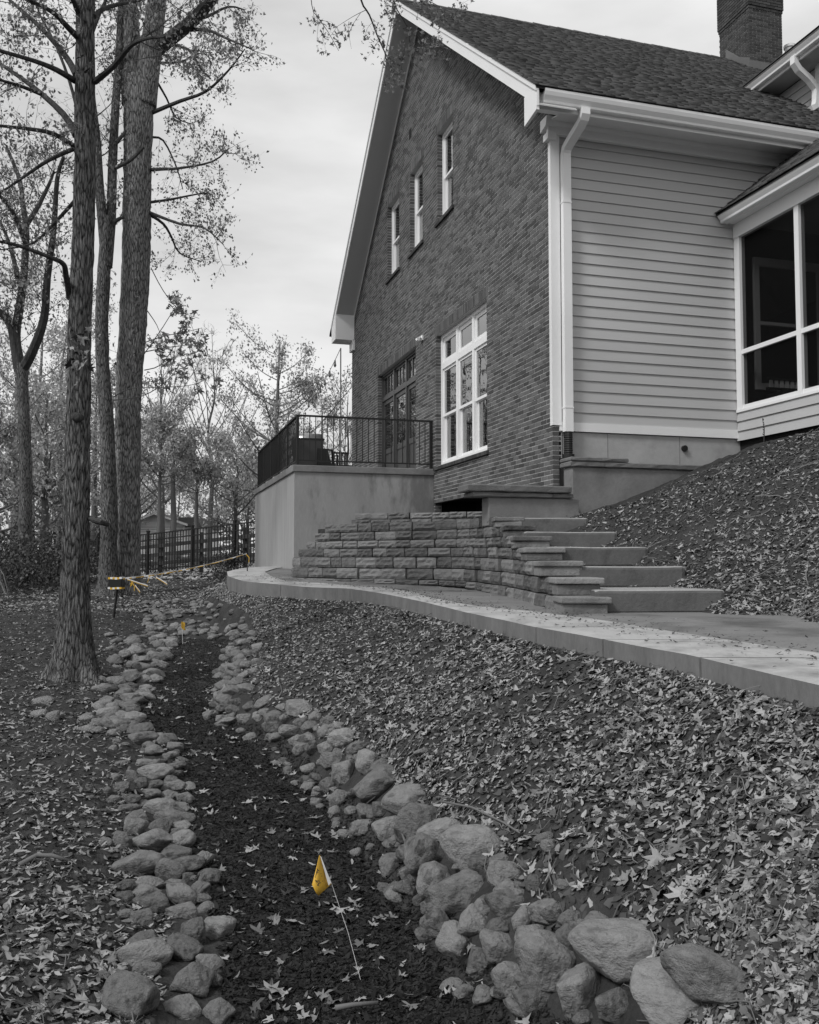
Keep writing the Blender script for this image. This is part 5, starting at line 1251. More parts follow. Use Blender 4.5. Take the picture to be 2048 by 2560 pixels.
def pl_(pts, d, dd=0.):
    n = len(pts); return [cat_(*c1(x, y), d + dd * i / max(1, n - 1)) for i, (x, y) in enumerate(pts)]

# --- tree 1: nearest, dark furrowed trunk
D1 = 9.6
bp = hit(184, 1692); t1 = thing('maple_tree', 'nearest tree with a straight dark furrowed trunk and a knot, left of the mulch bed', 'tree', tuple(bp))
T = Tree()
cx, rr = bark_trunk(T, [(183, 1712), (184, 1660), (185, 1593), (189, 1426), (193, 1217), (197, 1008), (199, 800), (208, 612), (212, 408), (212, 204), (214, 0)], D1, [74, 74, 73, 65, 60, 56, 54, 52, 50, 47, 42], M['trunk_dark'], 'trunk', t1, [(.1, 1.5, .09), (.2, 3, .05), (.2, 2, .02)], flare=1.5)
LB = [([(460, 495), (350, 430), (215, 375), (0, 310), (-200, 250)], .06, .02, -2.), ([(468, 830), (390, 700), (200, 530), (0, 390), (-200, 260)], .075, .025, 1.5), ([(250, 575), (120, 525), (0, 490), (-200, 440)], .04, .015, -1), ([(468, 905), (330, 820), (180, 790), (0, 770), (-200, 745)], .05, .018, -1.6),
      ([(465, 905), (300, 980), (150, 1080), (0, 1180), (-150, 1250)], .045, .015, 1.2), ([(470, 460), (400, 340), (250, 170), (60, 0), (-100, -150)], .07, .02, 1.8), ([(490, 240), (420, 170), (330, 80), (200, 10), (0, -80)], .065, .02, -1.2), ([(580, 500), (700, 400), (800, 280), (900, 235), (1010, 225)], .06, .02, -1.4),
      ([(575, 100), (640, 50), (750, 20), (860, 0), (1000, -60)], .05, .02, 1.0), ([(428, 1830), (405, 1690), (390, 1620), (330, 1585), (130, 1510), (0, 1480), (-150, 1470)], .06, .02, -1.5), ([(468, 1220), (330, 1370), (200, 1490), (0, 1530)], .04, .014, 1.5),
      ([(480, 700), (420, 480), (330, 250), (240, 80), (200, -80)], .035, .015, .8), ([(560, 200), (620, 60), (700, -100)], .05, .02, 1.2), ([(490, 100), (420, -60), (300, -250)], .06, .02, -1)]
for pts, r0, r1, dd in LB:
    p, _ = T.limb(pl_(pts, D1, dd * .8), r0 * .58, r1 * .5); T.twigs(p, 9, .7, .006, 2, .15, .0, .2, 2)
stub = T.limb([cat_(222, 1295, D1), cat_(238, 1301, D1 - .1), cat_(255, 1306, D1 - .2)], .03, .022)
T.br.build('branches', M['bark_dark'], t1)
leaf_mesh('crown', T.tips, .045, M['leaf'], t1, .02)
kn = MB(); kc = cat_(192, 1043, D1 - .13); f_ = -_fw
for i, (r_, dz) in enumerate(((.075, -.02), (.062, .035), (.04, .03), (.02, .012), (.004, .008))): pass
kn.tube([kc + _fw * .05, kc - _fw * .02, kc - _fw * .035, kc - _fw * .02, kc - _fw * .015], [.06, .05, .035, .025, .004], 12); kn.build('knot', M['bark_dark'], t1, True)
# --- tree 2: slender forked trunk
D2 = 20.0
g0 = xy((272 - 1024) / F_ * D2, D2); t2 = thing('maple_tree', 'slender forked tree close against the left of the broad trunk', 'tree', (*g0, float(gz(*g0))))
T = Tree()
bark_trunk(T, [(271, 1500), (271, 1460), (274, 1300), (268, 1050), (256, 900), (254, 800), (262, 640), (268, 540)], D2, [48, 44, 40, 34, 31, 31, 32, 22], M['trunk_dark'], 'trunk', t2, seg=24, step=.14)
for pts, r0, r1, dd in [([(655, 1640), (640, 1480), (628, 1350), (605, 1100), (590, 850), (560, 600), (540, 300), (530, 0), (520, -300)], .125, .07, 0), ([(655, 1620), (668, 1480), (682, 1300), (690, 1000), (705, 700), (725, 400), (740, 100), (760, -200)], .125, .07, .5)]:
    Ts = Tree(); p, _ = Ts.limb(pl_(pts, D2, dd), r0, r1, 12, sub=4); Ts.twigs(p, 15, 1.5, .015, 2, .3, 0, .15, 2); Ts.br.build('stem', M['trunk_dark'], t2, True); T.tips += Ts.tips
for pts in [[(700, 1360), (730, 1340), (760, 1330)], [(715, 870), (750, 830), (770, 800)], [(700, 1030), (800, 980), (880, 900)]]: Ts = Tree(); Ts.limb(pl_(pts, D2), .05, .03); Ts.br.build('branch', M['bark_dark'], t2)
Ts = Tree(); Ts.limb([cat_(268, 1310, D2 - .2), cat_(240, 1303, D2 - .5), cat_(222, 1297, D2 - .8)], .06, .05); Ts.br.build('branch', M['bark_dark'], t2)
leaf_mesh('crown', T.tips, .08, M['leaf'], t2, .04)
# --- tree 3: broad pale trunk
D3 = 20.6
g0 = xy((318 - 1024) / F_ * D3, D3); t3 = thing('maple_tree', 'broad pale trunk forking high up, behind the caution tape', 'tree', (*g0, float(gz(*g0))))
T = Tree()
bark_trunk(T, [(317, 1520), (317, 1460), (319, 1217), (320, 1008), (334, 800), (342, 612), (343, 408), (349, 200)], D3, [66, 63, 60, 62, 66, 67, 66, 74], M['trunk_pale'], 'trunk', t3, seg=40, step=.1, rough=.05)
for pts, r0, r1, dd in [([(825, 640), (812, 480), (800, 300), (790, 100), (780, -100), (770, -400)], .29, .16, 0), ([(880, 640), (900, 480), (925, 300), (950, 100), (975, -100), (1010, -400)], .29, .17, -.3)]:
    Ts = Tree(); p, _ = Ts.limb(pl_(pts, D3, dd), r0, r1, 24, sub=5); Ts.br.build('stem', M['trunk_pale'], t3, True); T.twigs(p, 10, 1.5, .015, 2, .2, 0, .1, 2)
for pts, r0, r1, dd in [([(960, 300), (1060, 220), (1150, 150), (1240, 60), (1320, -40), (1450, -200)], .17, .11, -1.5), ([(930, 690), (1100, 620), (1260, 560), (1400, 430), (1500, 300)], .05, .012, -2), ([(918, 1040), (1000, 1035), (1100, 1030), (1300, 990), (1400, 910)], .045, .012, -1), ([(910, 1240), (1050, 1220), (1200, 1190), (1280, 1180)], .035, .01, 1), ([(912, 1300), (1100, 1370), (1250, 1395), (1370, 1500)], .04, .01, -1.5),
      ([(912, 1310), (1000, 1370), (1050, 1450), (1100, 1550), (1230, 1600)], .04, .01, 1.2), ([(925, 840), (1000, 860), (1080, 1020), (1120, 1160)], .03, .01, .8), ([(950, 480), (1020, 600), (1080, 720), (1180, 760)], .03, .01, 1.5), ([(1000, 270), (1150, 300), (1230, 420), (1290, 480)], .04, .012, -1.5), ([(1060, 200), (1250, 180), (1400, 240), (1520, 290)], .05, .012, -2.5), ([(1150, 130), (1270, 100), (1400, 40), (1500, 60)], .05, .012, 1), ([(920, 380), (1100, 380), (1200, 330), (1300, 320)], .03, .01, 2)]:
    p, _ = T.limb(pl_(pts, D3, dd), r0, r1); T.twigs(p, 10 if r0 < .1 else 14, .85, .008, 2, .02, .03, .25, 2)
# low young shoots with larger leaves at chest height of the trunk
T2_ = Tree()
for pts, dd in [([(925, 1640), (1000, 1780), (1100, 1900), (1220, 1950)], -2), ([(880, 2100), (1000, 2060), (1150, 2030), (1230, 2010)], -3), ([(860, 2200), (1000, 2000), (1120, 1800)], -2.5), ([(900, 1900), (960, 1990), (1000, 2100)], -2)]:
    p, _ = T2_.limb(pl_(pts, D3 - 1, dd), .012, .004, 4); T2_.twigs(p, 4, .4, .004, 1, -.05, .05, .4, 2)
c6 = lambda x, y: (x / 2.395, 800 + y / 2.395)
for pts, dd in [([(680, 460), (780, 410), (900, 405), (1050, 400), (1180, 380), (1290, 320)], -2.5), ([(680, 480), (850, 455), (980, 380), (1060, 290), (1100, 190)], -3), ([(870, 190), (1000, 165), (1120, 150), (1180, 140)], -3), ([(865, 300), (960, 270), (1040, 160), (1090, 30)], -2)]:
    p, _ = T2_.limb([cat_(*c6(x, y), D3 - 1 + dd * i / 5) for i, (x, y) in enumerate(pts)], .013, .004, 4); T2_.twigs(p, 5, .4, .004, 1, .0, .05, .4, 2)
T.br.build('branches', M['bark_dark'], t3); leaf_mesh('crown', T.tips, .07, M['leaf'], t3, .03)
T2_.br.build('low_shoots', M['twig'], t3); leaf_mesh('low_leaves', T2_.tips, .15, M['leaf'], t3, .04, LEAFP)
# clinging leaves on trunk 1 and 2 (vine)
vt = [cat_(random.gauss(u_, 14), random.gauss(v_, 28), d_ - .25 - random.random() * .05) for (u_, v_, d_, n_) in ((205, 850, D1, 16), (200, 905, D1, 12), (262, 900, D2, 12), (262, 680, D2, 5), (335, 720, D3, 8), (330, 860, D3, 14), (210, 160, D1, 6), (330, 200, D3, 14)) for _ in range(n_)]
vine = leaf_mesh('climbing_vine', vt, .13, M['litter'], None, .02, LEAFP); tag(vine, 'sparse vine leaves clinging to the tall trunks', 'vine')
# --- tree 4: left edge, forked
D4 = 24.0
g0 = xy((66 - 1024) / F_ * D4, D4); t4 = thing('maple_tree', 'dark crooked forked tree near the left edge above the shrubs', 'tree', (*g0, float(gz(*g0))))
T = Tree()
bark_trunk(T, [(60, 1440), (62, 1390), (66, 1200), (61, 1080), (57, 980), (55, 910)], D4, [34, 33, 31, 29, 27, 30], M['trunk_dark'], 'trunk', t4, seg=20, step=.16)
for pts, r0, r1, dd in [([(135, 2300), (100, 2150), (70, 2000), (20, 1930), (-60, 1870)], .15, .08, 0), ([(120, 2230), (95, 2060), (125, 1850), (150, 1650), (160, 1400), (140, 1250), (120, 1100), (40, 900)], .14, .04, 1), ([(140, 2260), (200, 2150), (270, 1950), (290, 1700), (330, 1400), (350, 1100), (390, 960)], .14, .04, -1), ([(165, 1370), (230, 1270), (300, 1130), (330, 1050)], .08, .03, .5), ([(160, 1500), (80, 1300), (0, 1200), (-50, 1150)], .07, .03, -1), ([(110, 1700), (60, 1500), (0, 1350)], .07, .03, 1)]:
    p, _ = T.limb(pl_(pts, D4, dd), r0, r1, 8); T.twigs(p, 13, 1.4, .015, 2, .25, 0, .2, 3)
T.br.build('branches', M['bark_dark'], t4); leaf_mesh('crown', T.tips, .08, M['leaf'], t4, .05)
# --- branch hanging into the top of the picture
D5 = 10.5
ob = thing('overhanging_branch', 'leafy maple branch hanging into view in front of the gable peak', 'branch', tuple(cat_(905, -120, D5)))
T = Tree(); c2 = lambda x, y: (740 + x / 2.45, y / 2.45)
def p2(pts, dd=0): return [cat_(*c2(x, y), D5 + dd * i / len(pts)) for i, (x, y) in enumerate(pts)]
for pts, dd, r0, nt_ in [([(360, -500), (390, -200), (400, 0), (450, 90), (500, 220), (545, 320), (560, 370), (640, 400)], .6, .014, 8), ([(390, -200), (300, -120), (110, -40), (105, 60), (130, 100), (200, 200), (262, 310)], -.5, .007, 3), ([(110, 40), (135, 130), (128, 240)], .2, .003, 0), ([(430, 60), (350, 100), (240, 170)], -.3, .004, 3), ([(395, 80), (330, 190), (340, 300)], .3, .003, 0), ([(400, -200), (560, -60), (620, 60), (690, 180), (700, 280), (760, 330)], .5, .009, 8), ([(560, -60), (700, -30), (800, 0), (900, 50), (980, 90)], -.5, .007, 8), ([(690, 180), (660, 330), (640, 450)], .2, .005, 5), ([(700, 280), (790, 280), (850, 220)], .2, .004, 4), ([(420, -80), (520, -20), (600, 20)], .3, .006, 5)]:
    p, _ = T.limb(p2(pts, dd), r0, r0 * .4, 5); 
    if nt_: T.twigs(p, nt_, .22, .003, 1, -.1, .08, .35, 3)
T.br.build('stem', M['twig'], ob); leaf_mesh('leaves', T.tips, .062, M['leaf'], ob, .02, LEAFP)

# --- woodland behind: each tree a thing of its own
def wood_tree(u_, d, vtop, spread, nlimb, label, leafn=4, leafs=.13, mat='leaf_mid', barkm='bark_far', bare=False, low=.35, vbase=None, r=.16, up=.9, group='woodland trees behind the fence'):
    s_ = (u_ - 1024) / F_ * d; x, y = xy(s_, d); z0 = float(gz(x, y)) - .05; zt = HC + (1403 - vtop) / F_ * d; H = zt - z0
    t = thing('woodland_tree', label, 'tree', (x, y, z0), group); T = Tree()
    tp_ = [np.array([x, y, z0])]; n = 6
    for i in range(1, n + 1): tp_.append(np.array([x + random.gauss(0, .011) * H * i / n, y + random.gauss(0, .011) * H * i / n, z0 + H * .95 * i / n]))
    p, rad = T.limb(tp_, r, r * .12, 8, where='tr', sub=3)
    for _ in range(nlimb):
        q = low + (1 - low) * random.random() ** 1.1; f = q * (len(p) - 1); i = int(min(f, len(p) - 2)); b = p[i] + (p[i + 1] - p[i]) * (f - i); a = random.uniform(0, 6.28)
        L = spread * (1.15 - .75 * q) * random.uniform(.6, 1.15); e = b + np.array([cos(a) * L, sin(a) * L, L * up * random.uniform(.5, 1.2)]); m = (b + e) / 2 + np.array([0, 0, -L * .12])
        lp, _ = T.limb([b, m, e], r * .42 * (1.1 - q), .012, 5, sub=3); T.twigs(lp, 6 if not bare else 6, L * .42, .013, 2 if bare else 1, .35, 0, .25, leafn)
    T.tr.build('trunk', M[barkm], t, True); T.br.build('branches', M[barkm], t)
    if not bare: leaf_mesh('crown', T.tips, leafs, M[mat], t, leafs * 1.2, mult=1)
    return t
WL = []
wood_tree(690, 38, 815, 3.6, 30, 'tall open maple with thin foliage left of the patio railing', 7, .12, low=.18, r=.2, up=.9)
wood_tree(805, 43, 985, 2.6, 16, 'open maple partly hidden by the patio railing', 7, .12, low=.2, r=.17)
wood_tree(868, 44, 960, 2.2, 14, 'bare slim tree beside the brick wall edge', 0, .1, bare=True, low=.3, r=.12, up=1.3)
wood_tree(405, 44, 905, 3.2, 26, 'bare tree with upright branches, left of the other bare tree', 0, .1, bare=True, low=.3, r=.17, up=1.9)
wood_tree(525, 45, 880, 2.8, 26, 'tall bare tree with upright branches nearer the patio', 0, .1, bare=True, low=.35, r=.16, up=2.0)
wood_tree(395, 36, 1050, 2.1, 18, 'bushy round-crowned tree beside the broad trunk', 7, .12, low=.6, r=.13)
wood_tree(432, 37, 1000, 2.4, 16, 'twin-stemmed tree in front of the white house', 5, .13, low=.62, r=.17)
wood_tree(490, 40, 1130, 2.4, 16, 'low spreading leafy tree beside the white house roof', 6, .14, low=.65, r=.16)
wood_tree(590, 41, 1110, 3.0, 20, 'dense low tree behind the fence by the patio corner', 6, .14, low=.35, r=.15)
LW = [(-40, 34, 900, 3.6, 24, 7, 'leafy tree at the far left edge behind the shrubs'), (35, 40, 760, 4., 24, 5, 'taller thin-leaved tree behind the crooked forked tree'), (110, 36, 960, 3.4, 26, 7, 'rounded leafy tree between the crooked tree and the nearest trunk'), (150, 46, 800, 4.2, 26, 5, 'tall thin-leaved tree just left of the nearest trunk'), (235, 42, 930, 3.4, 24, 6, 'leafy tree seen in the gap right of the nearest trunk'), (-160, 44, 800, 5, 20, 6, 'tree outside the left edge of the wood'), (300, 48, 960, 3.8, 24, 7, 'leafy tree hidden behind the two joined trunks'), (80, 56, 640, 5., 26, 4, 'tallest far tree of the left wood'), (205, 58, 700, 4.6, 26, 4, 'tall far tree above the gap between the trunks')]
for (u_, d, vt, sp, nl, ln, lb_) in LW: wood_tree(u_, d, vt, sp, nl, lb_, ln, .15, low=.12, r=.2, group='woodland trees left of the broad trunk')
RW = [(350, 70, 1190, 4.4, 20, 5, 'low leafy tree above the left end of the white house'), (445, 74, 1190, 4.4, 20, 5, 'low leafy tree rising behind the white house'), (540, 58, 1180, 4.4, 20, 5, 'low leafy tree between the white house and the patio'), (620, 58, 1180, 4.4, 20, 5, 'low leafy tree at the corner of the patio railing'), (690, 60, 1190, 4.4, 18, 5, 'low leafy tree behind the left part of the patio railing'), (760, 60, 1190, 4.2, 18, 5, 'low leafy tree behind the covered grill'), (840, 62, 1150, 4.2, 18, 5, 'low leafy tree behind the railing next to the brick wall')]
for (u_, d, vt, sp, nl, ln, lb_) in RW: wood_tree(u_, d, vt, sp, nl, lb_, ln, .17, low=.05, r=.16, group='woodland trees behind the patio')
# far wood that closes the horizon
def mass(name, label, cat, n, f, size, mat, jitz=1.):
    P = np.array([f() for _ in range(n)]); N = RNG.normal(0, 1, P.shape); kite = (np.array([(0, 0, 0), (.4, .5, .1), (0, 1, -.05), (-.4, .5, .1)]), np.array([(0, 1, 2), (0, 2, 3)]))
    V, T = scatter([kite], P, N, RNG.uniform(size * .6, size * 1.4, len(P)), RNG.uniform(0, 6.28, len(P))); o = make(name, arr_mesh(name, V, T), mat); tag(o, label, cat, kind='stuff'); return o
def fw_():
    d = random.uniform(75, 100); s_ = random.uniform(-70, 25); x, y = xy(s_, d); h = 5 + 2.4 * float(vnoise(s_ * .12, 2.)) + 1.6 * float(vnoise(s_ * .5, 7.)); z = 1.5 + h * random.random() ** .8
    return (x, y, z)
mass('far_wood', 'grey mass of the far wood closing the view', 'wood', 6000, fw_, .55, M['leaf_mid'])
# shrubs
def shrub(u_, v_, d, rx, rz, n, label, mat='leaf_dark', size=.09):
    s_ = (u_ - 1024) / F_ * d; x, y = xy(s_, d); z0 = float(gz(x, y)); o = thing('shrub', label, 'shrub', (x, y, z0), 'shrubs by the wood'); st = MB(); tips = []
    for _ in range(14):
        a = random.uniform(0, 6.28); e = np.array([x + cos(a) * rx * random.uniform(.2, .8), y + sin(a) * rx * random.uniform(.2, .8), z0 + rz * random.uniform(.5, .95)]); st.tube([(x, y, z0), ((x + e[0]) / 2, (y + e[1]) / 2, z0 + rz * .55), e], [.02, .014, .005], 4, False)
    for _ in range(n):
        a = random.uniform(0, 6.28); ph = math.acos(random.uniform(-.1, 1)); q = random.random() ** .33 * (1 + .18 * float(vnoise(a * 2, ph * 3 + x)))
        tips.append(np.array([x + cos(a) * sin(ph) * rx * q, y + sin(a) * sin(ph) * rx * q, z0 + max(.02, cos(ph) * rz * q)]))
    st.build('stems', M['twig'], o); leaf_mesh('foliage', tips, size, M[mat], o, .04); return o
for k_, (u_, v_, d, rx, rz) in enumerate([(-30, 1480, 21, 1.5, 1.3), (60, 1480, 22.5, 1.5, 1.35), (135, 1470, 24, 1.3, 1.2), (20, 1470, 25.5, 1.8, 1.8), (185, 1450, 27, 1.0, 1.0)]): shrub(u_, v_, d, rx, rz, 2200, ['dark shrub cut by the left picture edge', 'dark evergreen shrub right of the one at the picture edge', 'dark evergreen shrub close to the nearest trunk', 'larger dark shrub behind the front row of shrubs', 'small dark shrub half hidden behind the nearest trunk'][k_])
shrub(575, 1400, 24.8, .55, 1.0, 1500, 'upright shrub growing against the black fence near the patio', 'leaf_dark', .06)
wp = thing('pale_shrub', 'pale drooping dead branches at the far left in front of the shrubs', 'shrub', tuple(cat_(0, 1500, 18)), None); m = MB()
for _ in range(26):
    a = cat_(random.uniform(-30, 8), random.uniform(1412, 1440), 18.2 + random.uniform(-.3, .3)); b = cat_(random.uniform(-20, 32), random.uniform(1470, 1500), 18 + random.uniform(-.4, .3)); m.tube([a, (a + b) / 2 + np.array([0, 0, .12]), b], [.012, .01, .005], 4, False)
m.build('stems', M['stick'], wp)
# ================================================================== FENCES
fa = (213, 28.2); fb = (700, 24.0)
def fpt(q): u_ = fa[0] + (fb[0] - fa[0]) * q; d = fa[1] + (fb[1] - fa[1]) * q; return np.array(xy((u_ - 1024) / F_ * d, d)), u_
PA, _ = fpt(0); PB_, _ = fpt(1); FL = np.linalg.norm(PB_ - PA); FD = (PB_ - PA) / FL
def fz_(l): q = l / FL; return 1.10 + .52 * q
fence = thing('metal_fence', 'black metal picket fence on posts behind the trunks and the patio', 'fence', (*PA, fz_(0)))
FH = 1.13; ang = math.atan2(FD[1], FD[0])
def fence_rail(h, t, name='rail', off=0., mat=M['fence'], parent=fence, la=0, lb=None):
    lb = FL if lb is None else lb; n_ = np.array([-FD[1], FD[0]]); V = []
    for l in (la, lb):
        p = PA + FD * l
        for a, b in ((-.02, -t / 2), (.02, -t / 2), (.02, t / 2), (-.02, t / 2)): V.append((*(p + n_ * (a + off)), fz_(l) + h + b))
    MB().add(V, [(0, 1, 2, 3), (7, 6, 5, 4), (0, 4, 5, 1), (1, 5, 6, 2), (2, 6, 7, 3), (3, 7, 4, 0)]).build(name, mat, parent)
for h in (FH - .02, FH - .2, .06): fence_rail(h, .035)
pk = MB().box(-.010, .010, -.010, .010, 0, FH).mesh('picket'); pk.materials.append(M['fence'])
l = .05
while l < FL: p = PA + FD * l; inst('picket', pk, fence, (*p, fz_(l) - .02), (0, 0, ang)); l += .112
ps = MB().box(-.035, .035, -.035, .035, -.1, FH + .06).box(-.045, .045, -.045, .045, FH + .06, FH + .09).mesh('post'); ps.materials.append(M['fence'])
for u_ in (250, 388, 500, 600, 690):
    q = (u_ - fa[0]) / (fb[0] - fa[0]); l = FL * q; p = PA + FD * l; inst('post', ps, fence, (*p, fz_(l)), (0, 0, ang))
wf = thing('rail_fence', 'weathered wooden rail fence just behind the black metal fence', 'fence', (*(PA + np.array([.2, 1.0])), fz_(0)))
for h in (.28, .55, .82): fence_rail(h, .11, 'rail', .9, M['wood_dark'], wf)
pw = MB().box(-.06, .06, -.06, .06, -.1, 1.1).mesh('post'); pw.materials.append(M['wood_dark']); n_ = np.array([-FD[1], FD[0]])
for i in range(5): l = FL * (i + .35) / 4.6; p = PA + FD * l + n_ * .99; inst('post', pw, wf, (*p, fz_(l)))
# ================================================================== FAR HOUSES
def px_at(u_, v_, d): return cat_(u_, v_, d)
fh = thing('white_house', 'small white clapboard house with a low gable beyond the fence', 'house', tuple(px_at(390, 1370, 50)))
DD = 50
def wx(u_): return (u_ - 1024) / F_ * DD
def quad3(mb, pts, d0, th):
    """pts: (u, v) outline at distance d0, extruded away from the camera by th"""
    A = [cat_(u_, v_, d0) for u_, v_ in pts]; B = [a + _fw * th for a in A]; n = len(A); mb.add(A + B, [tuple(range(n)), tuple(range(n, 2 * n))[::-1]] + [(i, n + i, n + (i + 1) % n, (i + 1) % n) for i in range(n)]); return mb
quad3(MB(), [(318, 1385), (318, 1312), (385, 1284), (458, 1311), (458, 1385)], DD, 6).build('wall', M['farwall'], fh)
for i in range(8): v_ = 1318 + i * 6; quad3(MB(), [(318, v_), (318, v_ - .7), (458, v_ - .7), (458, v_)], DD - .03, .028).build('clapboard_shadow', M['flash'], fh)
quad3(MB(), [(310, 1316), (385, 1284.5), (385, 1280), (310, 1311)], DD - .3, 6.6).build('roof', M['farroof'], fh); quad3(MB(), [(385, 1284.5), (466, 1314), (466, 1309), (385, 1280)], DD - .3, 6.6).build('roof', M['farroof'], fh)
quad3(MB(), [(308, 1317), (385, 1286), (385, 1281), (308, 1312)], DD - .38, .07).build('rake_board', M['tape_white'], fh); quad3(MB(), [(385, 1286), (468, 1315), (468, 1310), (385, 1281)], DD - .38, .07).build('rake_board', M['tape_white'], fh)
quad3(MB(), [(458, 1385), (458, 1318), (500, 1318), (500, 1385)], DD + .6, 5).build('side_wall', M['farwall'], fh); quad3(MB(), [(446, 1318), (505, 1318), (490, 1293), (446, 1293)], DD + .4, 5).build('side_roof', M['farroof'], fh)
wq = quad3(MB(), [(395, 1350), (395, 1330), (412, 1330), (412, 1350)], DD - .05, .06).build('window', M['dark'], fh)
quad3(MB(), [(414, 1352), (414, 1329), (420, 1329), (420, 1352)], DD - .08, .06).build('trim_board', M['tape_white'], wq)
h2 = thing('far_house', 'far house with a pale window and a dark deck seen between the trunks', 'house', tuple(px_at(190, 1400, 58)))
quad3(MB(), [(110, 1400), (110, 1325), (262, 1325), (262, 1400)], 60, 6).build('wall', M['cover'], h2)
quad3(MB(), [(100, 1327), (120, 1305), (250, 1305), (270, 1327)], 59.4, 7).build('roof', M['farroof'], h2)
f = MB()
for p in ([(131, 1367), (131, 1337), (134, 1337), (134, 1367)], [(154, 1367), (154, 1337), (157, 1337), (157, 1367)], [(131, 1340), (131, 1337), (157, 1337), (157, 1340)], [(128, 1376), (128, 1366), (160, 1366), (160, 1376)]): quad3(f, p, 59.9, .08)
f.build('window_frame', M['farwall'], h2)
f = MB()
for i in range(9): u_ = 222 + i * 3.6; quad3(f, [(u_, 1366), (u_, 1338), (u_ + 1.4, 1338), (u_ + 1.4, 1366)], 57, .05)
quad3(f, [(216, 1340), (216, 1336), (256, 1336), (256, 1340)], 56.9, .06); quad3(f, [(216, 1374), (216, 1365), (256, 1365), (256, 1374)], 56.9, .06)
f.build('deck_railing', M['metal_black'], h2)
quad3(MB(), [(222, 1364), (222, 1340), (247, 1340), (247, 1364)], 59.9, .05).build('pale_door', M['farwall'], h2)
# ================================================================== STAKES AND CAUTION TAPE
def ground_at(u_, v_): p = hit(u_, v_); return p
_sp = hit(281, 1546); DS = float(np.dot(_sp - _C, _F))
sb = cat_(281, 1546, DS); stt = cat_(294, 1468, DS)
st1 = thing('wrapped_stake', 'leaning dark stake with a black box wrapped in yellow tape by the broad trunk', 'stake', tuple(sb))
MB().tube([sb - np.array([0, 0, .15]), stt], .02, 8).build('stake', M['metal_black'], st1)
hb = cat_(291, 1458, DS); e1 = _r; hw, hh = 17 * DS / F_, 13 * DS / F_
def cbox(mb, c, a, b, t):       # box facing the camera side: half width a, half height b, half thickness t
    V = []
    for zz in (-b, b):
        for (i, j) in ((-1, -1), (1, -1), (1, 1), (-1, 1)): V.append(c + _r * a * i + _fw * t * j + np.array([0, 0, zz]))
    return mb.hexa(V[:4], V[4:])
cbox(MB(), hb, hw, hh, .08).build('box', M['plastic_black'], st1, bevel=.015)
for i, dz in enumerate((hh * .95, -hh * .95)):
    for k in range(6):
        q = -hw + (k + .5) * hw / 3; cbox(MB(), hb + np.array([0, 0, dz + random.uniform(-.006, .006)]) + _r * q, hw / 6, .016, .085).build('tape_band', M['yellow'] if k % 2 == i else M['tape_white'], st1)
sb2 = cat_(619, 1434, 16.4); s2t = cat_(617, 1384, 16.4)
st2 = thing('thin_stake', 'thin dark stake holding the tape end on the walkway corner', 'stake', tuple(sb2)); MB().tube([sb2 - np.array([0, 0, .05]), s2t], .010, 6).build('stake', M['metal_black'], st2)
tape = thing('caution_tape', 'yellow and white caution tape stretched from the leaning stake to the thin stake', 'tape', tuple((hb + s2t) / 2))
A = hb + _r * hw + np.array([0, 0, hh * .9]); B_ = s2t; n = 64; Y = MB(); W_ = MB(); L_d = (B_ - A)
def tpt(q): return A + L_d * q - np.array([0, 0, .06 * 4 * q * (1 - q)])
rr_ = random.Random(5)
for i in range(n):
    q0, q1 = i / n, (i + 1) / n; a, b = tpt(q0), tpt(q1); tw_ = .017 * (1 - .45 * q0); ph = sin(i * .7) * .6
    up = np.array([0, 0, cos(ph)]) + _fw * sin(ph) * .6
    u0 = up * tw_
    # white upper edge, yellow body in broken blocks
    W_.add([a + u0, b + u0, b + u0 * .25, a + u0 * .25], [(0, 1, 2, 3)])
    (Y if rr_.random() < .72 else W_).add([a + u0 * .24, b + u0 * .24, b - u0 * (1 if rr_.random() < .8 else .4), a - u0], [(0, 1, 2, 3)])
tag(Y.build('yellow_print', M['yellow'], tape), kind='stuff'); tag(W_.build('white_edge', M['tape_white'], tape), kind='stuff')
def ribbon(name, pts, wdt, mat, parent):
    m = MB(); V = []
    for p in pts: V += [p + _r * wdt * .5 + np.array([0, 0, wdt * .4]), p - _r * wdt * .5 - np.array([0, 0, wdt * .4])]
    m.add(V, [(2 * i, 2 * i + 2, 2 * i + 3, 2 * i + 1) for i in range(len(pts) - 1)]); return m.build(name, mat, parent)
for k, (pix, y_) in enumerate([([(318, 1447), (345, 1456), (370, 1464)], 0), ([(374, 1440), (371, 1450), (368, 1457)], 1), ([(390, 1442), (404, 1450), (418, 1459)], 0), ([(329, 1453), (336, 1466), (336, 1477)], 1), ([(338, 1463), (344, 1471), (350, 1479)], 0), ([(616, 1386), (623, 1394), (622, 1406)], 1)]):
    d_ = DS if k < 5 else 16.4
    ribbon('loose_end', [cat_(u_, v_, d_ - .05) for u_, v_ in pix], .011, M['yellow'] if y_ else M['tape_white'], tape)
    if not y_: ribbon('loose_end', [cat_(u_, v_ + 2.2, d_ - .06) for u_, v_ in pix], .008, M['yellow'], tape)
ribbon('loose_end', [cat_(328, 1456, DS), cat_(329, 1461, DS), cat_(327, 1466, DS)], .03, M['yellow'], tape)
